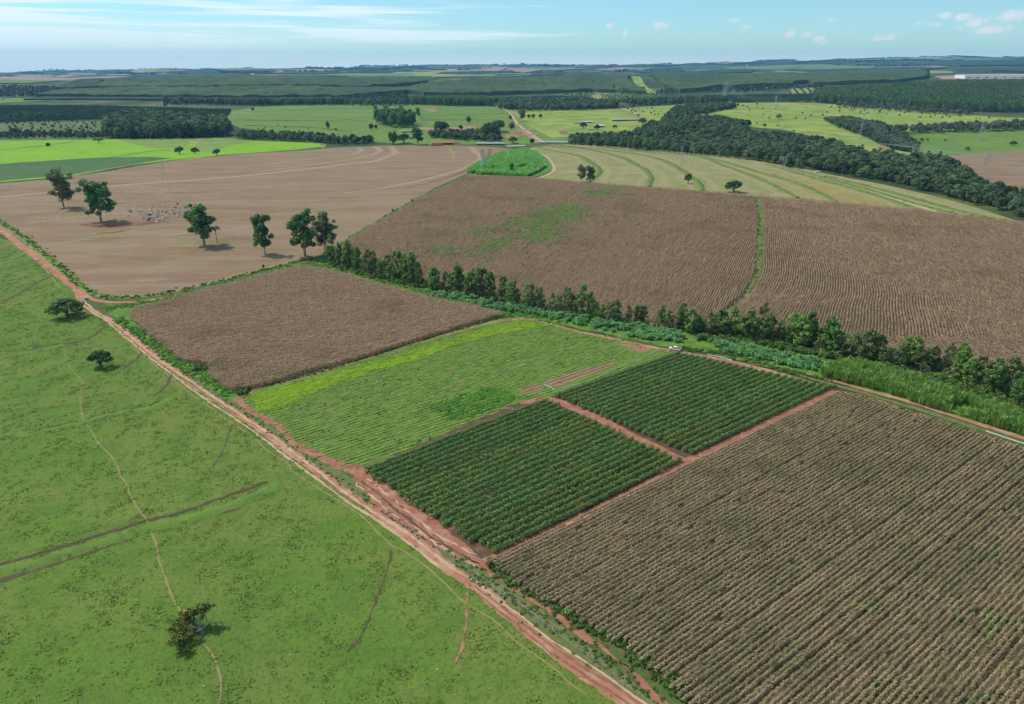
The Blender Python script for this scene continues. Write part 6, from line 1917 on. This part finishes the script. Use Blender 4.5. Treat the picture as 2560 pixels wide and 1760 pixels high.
COWS = {}
for c in ("cowwhite", "cowgrey", "cowblack", "cowbrown"):
    COWS[c] = [cow_mesh("cow", M[c], False), cow_mesh("cow", M[c], True)]


def cow(px, py, c, label, group):
    x, y = P(px, py)
    o = link("cow", COWS[c][int(RNG.random() < .35)], None, (x, y, H1(x, y) + .02), RNG.uniform(0, 6.28), RNG.uniform(.92, 1.12))
    return tag(o, label, "cow", group)


HERD = [(165, 238), (350, 232), (478, 232), (550, 272), (718, 248), (880, 234), (1012, 226), (1075, 226), (1240, 190), (1420, 192), (1540, 208), (1460, 240), (1330, 268), (1345, 298), (1405, 296),
        (180, 318), (300, 306), (342, 292), (345, 318), (370, 340), (425, 330), (480, 322), (500, 340), (550, 330), (570, 350), (600, 362), (430, 350), (470, 352), (690, 296), (670, 318), (720, 330),
        (740, 370), (780, 356), (830, 344), (850, 362), (870, 338), (640, 400), (560, 390), (520, 396), (420, 400), (700, 412), (800, 402), (850, 398), (580, 446), (620, 480), (530, 490), (510, 520), (620, 520),
        (720, 470), (740, 496), (770, 480), (800, 448), (830, 470), (850, 446), (900, 440), (960, 446), (950, 486), (1010, 476), (1030, 480), (980, 510), (960, 540), (1080, 510), (1060, 490), (860, 536), (880, 546), (720, 570), (830, 604),
        (1260, 334), (1290, 330), (1300, 356), (1350, 346), (1400, 360), (1440, 350), (1470, 340), (1490, 356), (1460, 372), (1430, 406), (1330, 430), (1300, 466), (1190, 378), (1230, 304), (1080, 392), (1110, 402), (1490, 400), (1450, 260),
        (970, 310), (1070, 322), (180, 440)]
BLACK = [(225, 350), (250, 358), (1290, 186), (1238, 276), (950, 362), (1020, 380), (1050, 356), (1180, 330), (1220, 404), (1330, 400), (690, 430), (700, 440), (640, 434), (620, 556), (680, 516), (740, 526), (650, 545)]
for a, b in HERD:
    g = RNG.random() < .3
    cow(300 + a / 8.93, 490 + b / 8.93 + 1, "cowgrey" if g else "cowwhite", "grey cow in the herd on the brown stubble" if g else "white cow in the herd on the brown stubble", "cattle herd on the stubble")
for a, b in BLACK:
    cow(300 + a / 8.93, 490 + b / 8.93 + 1, "cowblack", "black cow in the herd on the brown stubble", "cattle herd on the stubble")
cow(1468 / 8.93 + 300, 276 / 8.93 + 490, "cowbrown", "brown cow near the right end of the herd", "cattle herd on the stubble")
for (px, py), lab in (((117, 549), "first white cow walking left of the eucalyptus, farthest out"), ((140, 532), "white cow highest of the few left of the eucalyptus"), ((154, 537), "white cow between two others left of the eucalyptus"), ((149, 547), "white cow lowest of the few left of the eucalyptus"), ((221, 540), "white cow just beside the dark eucalyptus trunk"), ((322, 541), "white cow lagging apart at the left of the herd")):
    cow(px, py, "cowwhite", lab, "cattle strung out left of the herd")
for (px, py), c, lab in (((2434, 342), "cowwhite", "white cow left of the pasture pylon"), ((2443, 350), "cowwhite", "white cow at the foot of the pasture pylon"), ((2480, 360), "cowblack", "black cow in the valley pasture"), ((2486, 359), "cowwhite", "white cow beside the black one in the valley pasture"), ((2550, 355), "cowwhite", "white cow beyond the flat tree in the valley pasture"),
                         ((1456, 293), "cowblack", "dark cow on the sunlit pasture near the small sheds"), ((1498, 290), "cowblack", "dark cow higher on the sunlit pasture"), ((1841, 287), "cowwhite", "white cow on the slope above the forest"), ((1799, 296), "cowwhite", "white cow near the tip of the wood")):
    cow(px, py, c, lab, "cattle on the far pastures")


# ---------------------------------------------------------------- people
def skin_body(name, joints, edges, radii, mat):
    me = bpy.data.meshes.new(name)
    me.from_pydata(joints, edges, [])
    o = bpy.data.objects.new(name, me); COL.objects.link(o)
    md = o.modifiers.new("skin", "SKIN"); md.use_smooth_shade = True
    for i, r in enumerate(radii): me.skin_vertices[0].data[i].radius = (r, r * .85)
    me.skin_vertices[0].data[0].use_root = True
    sb = o.modifiers.new("sub", "SUBSURF"); sb.levels = sb.render_levels = 1
    me.materials.append(mat)
    return o


def person(px, py, rz, label, shirt, trousers, hat=None, bend=0.0, z=None):
    """standing or stooping figure; bend tips the upper body forward (radians)"""
    x, y = P(px, py)
    e = empty("person", (x, y, .03 if z is None else z), rz); tag(e, label, "person")
    cb, sb_ = math.cos(bend), math.sin(bend)
    def up(v):                         # a point of the upper body, bent about the hips
        dx, dz = v[0], v[2] - .92
        return (dx * cb + dz * sb_, v[1], .92 + dz * cb - dx * sb_)
    fwd = bend > .4
    J = [(0, 0, .92), up((0, 0, 1.12)), up((.01, 0, 1.36)), up((.0, 0, 1.48)), up((.03, 0, 1.62)), up((.035, 0, 1.70))]
    R = [.15, .135, .15, .058, .085, .07]
    E = [(0, 1), (1, 2), (2, 3), (3, 4), (4, 5)]
    arms = []
    for s in (-1, 1):
        k = len(J)
        sh = up((.0, s * .18, 1.42))
        if fwd:
            el = (sh[0] + .06, s * .22, sh[2] - .28); wr = (sh[0] + .16, s * .14, sh[2] - .52); ha = (sh[0] + .2, s * .12, sh[2] - .62)
        else:
            el = (sh[0] - .02, s * .25, sh[2] - .30); wr = (sh[0] + .1, s * .24, sh[2] - .56); ha = (sh[0] + .13, s * .23, sh[2] - .66)
        J += [sh, el, wr, ha]; R += [.06, .046, .034, .04]
        E += [(2, k), (k, k + 1), (k + 1, k + 2), (k + 2, k + 3)]; arms.append((sh, el, wr))
    legs = []
    for s in (-1, 1):
        k = len(J)
        hp_, kn, an, to = (0, s * .09, .86), (.03, s * .10, .48), (-.02 + .05 * s, s * .11, .09), (.12 + .05 * s, s * .12, .035)
        J += [hp_, kn, an, to]; R += [.095, .065, .045, .04]
        E += [(0, k), (k, k + 1), (k + 1, k + 2), (k + 2, k + 3)]; legs.append((hp_, kn, an))
    b = skin_body("body", J, E, R, M["skin"]); b.parent = e
    tj = [J[0], J[1], J[2], (J[3][0], J[3][1], J[3][2] - .02)] + [q for a in arms for q in (a[0], a[1])]
    te = [(0, 1), (1, 2), (2, 3), (2, 4), (4, 5), (2, 6), (6, 7)]
    o = skin_body("shirt", tj, te, [.17, .155, .17, .075, .085, .065, .085, .065], M[shirt]); o.parent = e
    pj = [(0, 0, .96), (0, 0, .9)] + [q for l in legs for q in l]
    o = skin_body("trousers", pj, [(0, 1), (1, 2), (2, 3), (3, 4), (1, 5), (5, 6), (6, 7)], [.165, .17, .115, .085, .07, .115, .085, .07], M[trousers]); o.parent = e
    hd = np.array(J[5])
    mb = MB()
    if hat:
        mb.tube([hd + (0, 0, .0), hd + (0, 0, .025)], [.24, .23], 12); mb.tube([hd + (0, 0, .025), hd + (0, 0, .08), hd + (0, 0, .13)], [.12, .11, .06], 10)
        link("hat", mb.mesh("hat", M[hat]), e)
    else:
        mb.tube([hd + (-.03, 0, -.06), hd + (-.02, 0, .02), hd + (-.01, 0, .065)], [.088, .09, .05], 10)
        link("hair", mb.mesh("hair", M["black"]), e)
    return e


# the white pickup, its nose to the left, on the pale road
def pickup(px, py, rz):
    x, y = P(px, py)
    e = empty("pickup_truck", (x, y, .09), rz); tag(e, "white double cab pickup parked on the pale dirt road", "pickup")
    w = .92
    def shell(profile, half, nm, mat, top_in=0.0):
        n = len(profile); V = []
        for s in (-1, 1):
            for (a, b) in profile: V.append((a, s * (half - top_in * max(0, (b - 1.0)) / .8), b))
        F = [tuple(range(n))[::-1], tuple(range(n, 2 * n))] + [(i, (i + 1) % n, n + (i + 1) % n, n + i) for i in range(n)]
        return link(nm, make_mesh(nm, V, F, M[mat]), e)
    shell([(2.62, .52), (2.66, .78), (2.55, 1.0), (1.45, 1.12), (-2.62, 1.10), (-2.64, .55), (-2.2, .42), (2.2, .40)], w, "body", "white")
    shell([(1.42, 1.12), (.62, 1.74), (.35, 1.80), (-.78, 1.78), (-1.02, 1.12)], w - .06, "cabin", "white", .16)
    for s in (-1, 1):
        for a0, a1, b0, b1, nm in ((.98, .22, .60, .22, "window"), (.12, -.82, .12, -.72, "window")):
            yy = s * (w - .045); yt = s * (w - .165)
            V = [(a0, yy, 1.18), (a1, yy, 1.18), (b1, yt, 1.66), (b0, yt, 1.66)]
            link(nm, make_mesh(nm, V, [(0, 1, 2, 3)] if s < 0 else [(3, 2, 1, 0)], M["glass"]), e)
        for wx in (1.62, -1.60):
            mb = MB(); V, F = tube([(wx, s * (w - .2), .31), (wx, s * (w + .02), .31)], .39, 16); mb.add(V, F)
            wl = link("wheel", mb.mesh("wheel", M["tyre"]), e)
            mb = MB(); V, F = tube([(wx, s * (w + .0), .31), (wx, s * (w + .035), .31)], .23, 12); mb.add(V, F); link("rim", mb.mesh("rim", M["chrome"]), wl)
        mb = MB(); mb.box((2.60, s * .70, .88), (.12, .34, .16)); link("headlight", mb.mesh("headlight", M["lamp"]), e)
        mb = MB(); mb.box((-2.64, s * .80, .90), (.06, .16, .3)); link("tail_light", mb.mesh("tail_light", M["redlamp"]), e)
        mb = MB(); mb.box((.95, s * (w + .1), 1.22), (.16, .2, .18)); link("mirror", mb.mesh("mirror", M["black"]), e)
    link("windscreen", make_mesh("windscreen", [(1.44, -.78, 1.17), (1.44, .78, 1.17), (.69, .68, 1.72), (.69, -.68, 1.72)], [(0, 1, 2, 3)], M["glass"]), e)
    link("rear_window", make_mesh("rear_window", [(-1.03, -.74, 1.2), (-1.03, .74, 1.2), (-.84, .66, 1.66), (-.84, -.66, 1.66)], [(3, 2, 1, 0)], M["glass"]), e)
    mb = MB(); mb.box((-1.84, 0, 1.107), (1.5, 1.56, .02)); link("load_bed", mb.mesh("load_bed", M["black"]), e)
    for c, d in (((-1.84, .86, 1.22), (1.56, .09, .24)), ((-1.84, -.86, 1.22), (1.56, .09, .24)), ((-2.6, 0, 1.22), (.09, 1.62, .24))):
        mb = MB(); mb.box(c, d); link("bed_side", mb.mesh("bed_side", M["white"]), e)
    mb = MB(); mb.box((2.66, 0, .58), (.12, 1.7, .22)); link("bumper", mb.mesh("bumper", M["white"]), e)
    mb = MB(); mb.box((2.64, 0, .86), (.08, .95, .2)); link("grille", mb.mesh("grille", M["black"]), e)
    return e


_c, _f = P(1699, 876), P(1674, 872)
TRZ = math.atan2(_f[1] - _c[1], _f[0] - _c[0])
pickup(1687, 876, TRZ)
person(1696, 873, TRZ + 1.2, "person in a white shirt standing behind the cab of the pickup", "clothwhite", "clothblue")
person(1703.5, 876, TRZ, "person in dark red top and pale trousers at the pickup tail", "clothred", "clothtan")
person(1020.5, 1262, ROW, "worker in white hat and pale trousers at the orchard row end", "clothred", "clothtan", "hat")
person(1046.5, 1279, ROW, "worker in dark clothes and straw hat stooping at the orchard row end", "clothdark", "clothdark", "hat", .7)
person(1070, 1299, ROW, "worker in dark clothes and straw hat at the lowest orchard row end", "clothdark", "clothdark", "hat", .95)
person(1494.5, 1062, ROW + 2.6, "worker in dark clothes and pale cap at the top of the red lane", "clothdark", "clothdark", "hat")
person(1537, 1077, ROW + 3, "worker in dark clothes bending at a row end on the red lane", "clothdark", "clothdark", "hat", .9)
person(1582, 1099, ROW + 2.0, "worker in an orange shirt stooping on the red lane", "clothorange", "clothdark", "hat", .75)
person(1549, 1082, ROW + 1.0, "worker in maroon standing small on the red lane", "clothred", "clothdark", None)


# ---------------------------------------------------------------- pipes, fence, small things
def pipe(px_pts, label, r=.09, z=.12):
    c = spline(PP(px_pts), 1.2)
    mb = MB(); mb.tube([(a, b, z + RNG.normal(0, .01)) for a, b in c], r, 6)
    tag(link("water_pipe", mb.mesh("water_pipe", M["hose"])), label, "pipe")


pipe([(1648, 873), (1612, 893), (1576, 908), (1520, 932), (1461, 955), (1383, 976)], "thin white irrigation pipe along the plot edge")
pipe([(1362, 962), (1385, 975), (1362, 982), (1347, 985)], "short white irrigation pipe beside the bare beds")
pipe([(1768, 886), (1800, 893), (1830, 901)], "white pipe lying beside the pale road near the pickup", .14)
pipe([(1480, 834), (1520, 843), (1550, 848)], "pale pipe along the road at the head of the plot", .07)
pipe([(2465, 1078), (2500, 1090), (2560, 1110), (2640, 1136)], "white pipe beside the pale road at the right border", .14)
e = empty("wire_fence", (*P(1100, 1380), 0)); tag(e, "sparse post and wire fence between the red road and the near corn", "fence")
fp = spline(PP([(960, 1285), (1026, 1326), (1096, 1373), (1180, 1432), (1254, 1488), (1300, 1518), (1350, 1556), (1443, 1628), (1500, 1664), (1560, 1716), (1640, 1778)]), 7.0)
ox, oy = e.location[0], e.location[1]
mbp = MB(); mbp.tube([(0, 0, -.1), (0.02, 0, .8), (0, 0, 1.6)], [.11, .10, .09], 6); pm = mbp.mesh("fence_post", M["post"])
for p in fp:
    link("post", pm, e, (p[0] - ox, p[1] - oy, 0), RNG.uniform(0, 3))
for zz in (.5, .95, 1.35):
    mb = MB(); mb.tube([(p[0] - ox, p[1] - oy, zz) for p in fp], .012, 4); link("wire", mb.mesh("fence_wire", M["wire"]), e)
x, y = P(206, 752)
e = empty("cattle_grid", (x, y, .08), .9); tag(e, "grey cattle grid across the red road by the spreading tree", "cattle grid")
for k in range(9):
    mb = MB(); mb.box((0, -1.2 + k * .3, .06), (4.2, .14, .12)); link("rail", mb.mesh("grid_rail", M["concrete"]), e)
x, y = P(214, 750)
e = empty("gate_post", (x, y, 0), .9); tag(e, "dark gate pillar beside the cattle grid", "gate post")
mb = MB(); mb.box((0, 0, .6), (.35, .35, 1.2)); link("pillar", mb.mesh("gate_pillar", M["dark"]), e)
mb = MB(); mb.box((1.0, 0, .55), (1.5, .1, .8)); link("gate_leaf", mb.mesh("gate_leaf", M["post"]), e)


def egret_mesh():
    mb = MB()
    mb.tube([(-.28, 0, .34), (-.1, 0, .38), (.1, 0, .42), (.2, 0, .46)], [.04, .11, .10, .05], 7)
    mb.tube([(.18, 0, .45), (.24, 0, .62), (.2, 0, .76), (.28, 0, .80), (.4, 0, .78)], [.05, .03, .028, .035, .01], 6)
    for s in (-1, 1): mb.tube([(0, s * .05, .34), (.02, s * .05, 0)], [.02, .014], 4)
    return mb.mesh("egret", M["feather"], True)


EG = egret_mesh()
for px, py in ((1093, 1676), (1180, 1590), (341, 1503), (450, 1395), (725, 1640), (1224, 1725), (360, 1168), (510, 1718)):
    x, y = P(px, py)
    tag(link("egret", EG, None, (x, y, .05), RNG.uniform(0, 6.28), .75), "small white egret standing in the near pasture", "bird", "egrets scattered over the pasture")


# ------------------------------------------------------------------ the air
def build_haze():
    m = bpy.data.materials.new("haze")
    m.use_nodes = True
    nt = m.node_tree
    for n in list(nt.nodes): nt.nodes.remove(n)
    out = nt.nodes.new("ShaderNodeOutputMaterial")
    v = nt.nodes.new("ShaderNodeVolumePrincipled")
    v.inputs["Color"].default_value = (.19, .53, 1.0, 1)
    v.inputs["Density"].default_value = HAZE
    v.inputs["Anisotropy"].default_value = 0.0
    nt.links.new(v.outputs[0], out.inputs["Volume"])
    lo = min(float(np.min(height(*np.meshgrid(np.linspace(-45000, 45000, 300), np.linspace(900, 19000, 300))))), -1) - 6
    mb = MB(); mb.box((0, 9000, (lo + 440) / 2), (64000, 21000, 440 - lo))
    o = link("haze", mb.mesh("haze", m))
    tag(o, "thin blue air lying over the whole country", kind="stuff")


HAZE = 3.5e-5
build_haze()
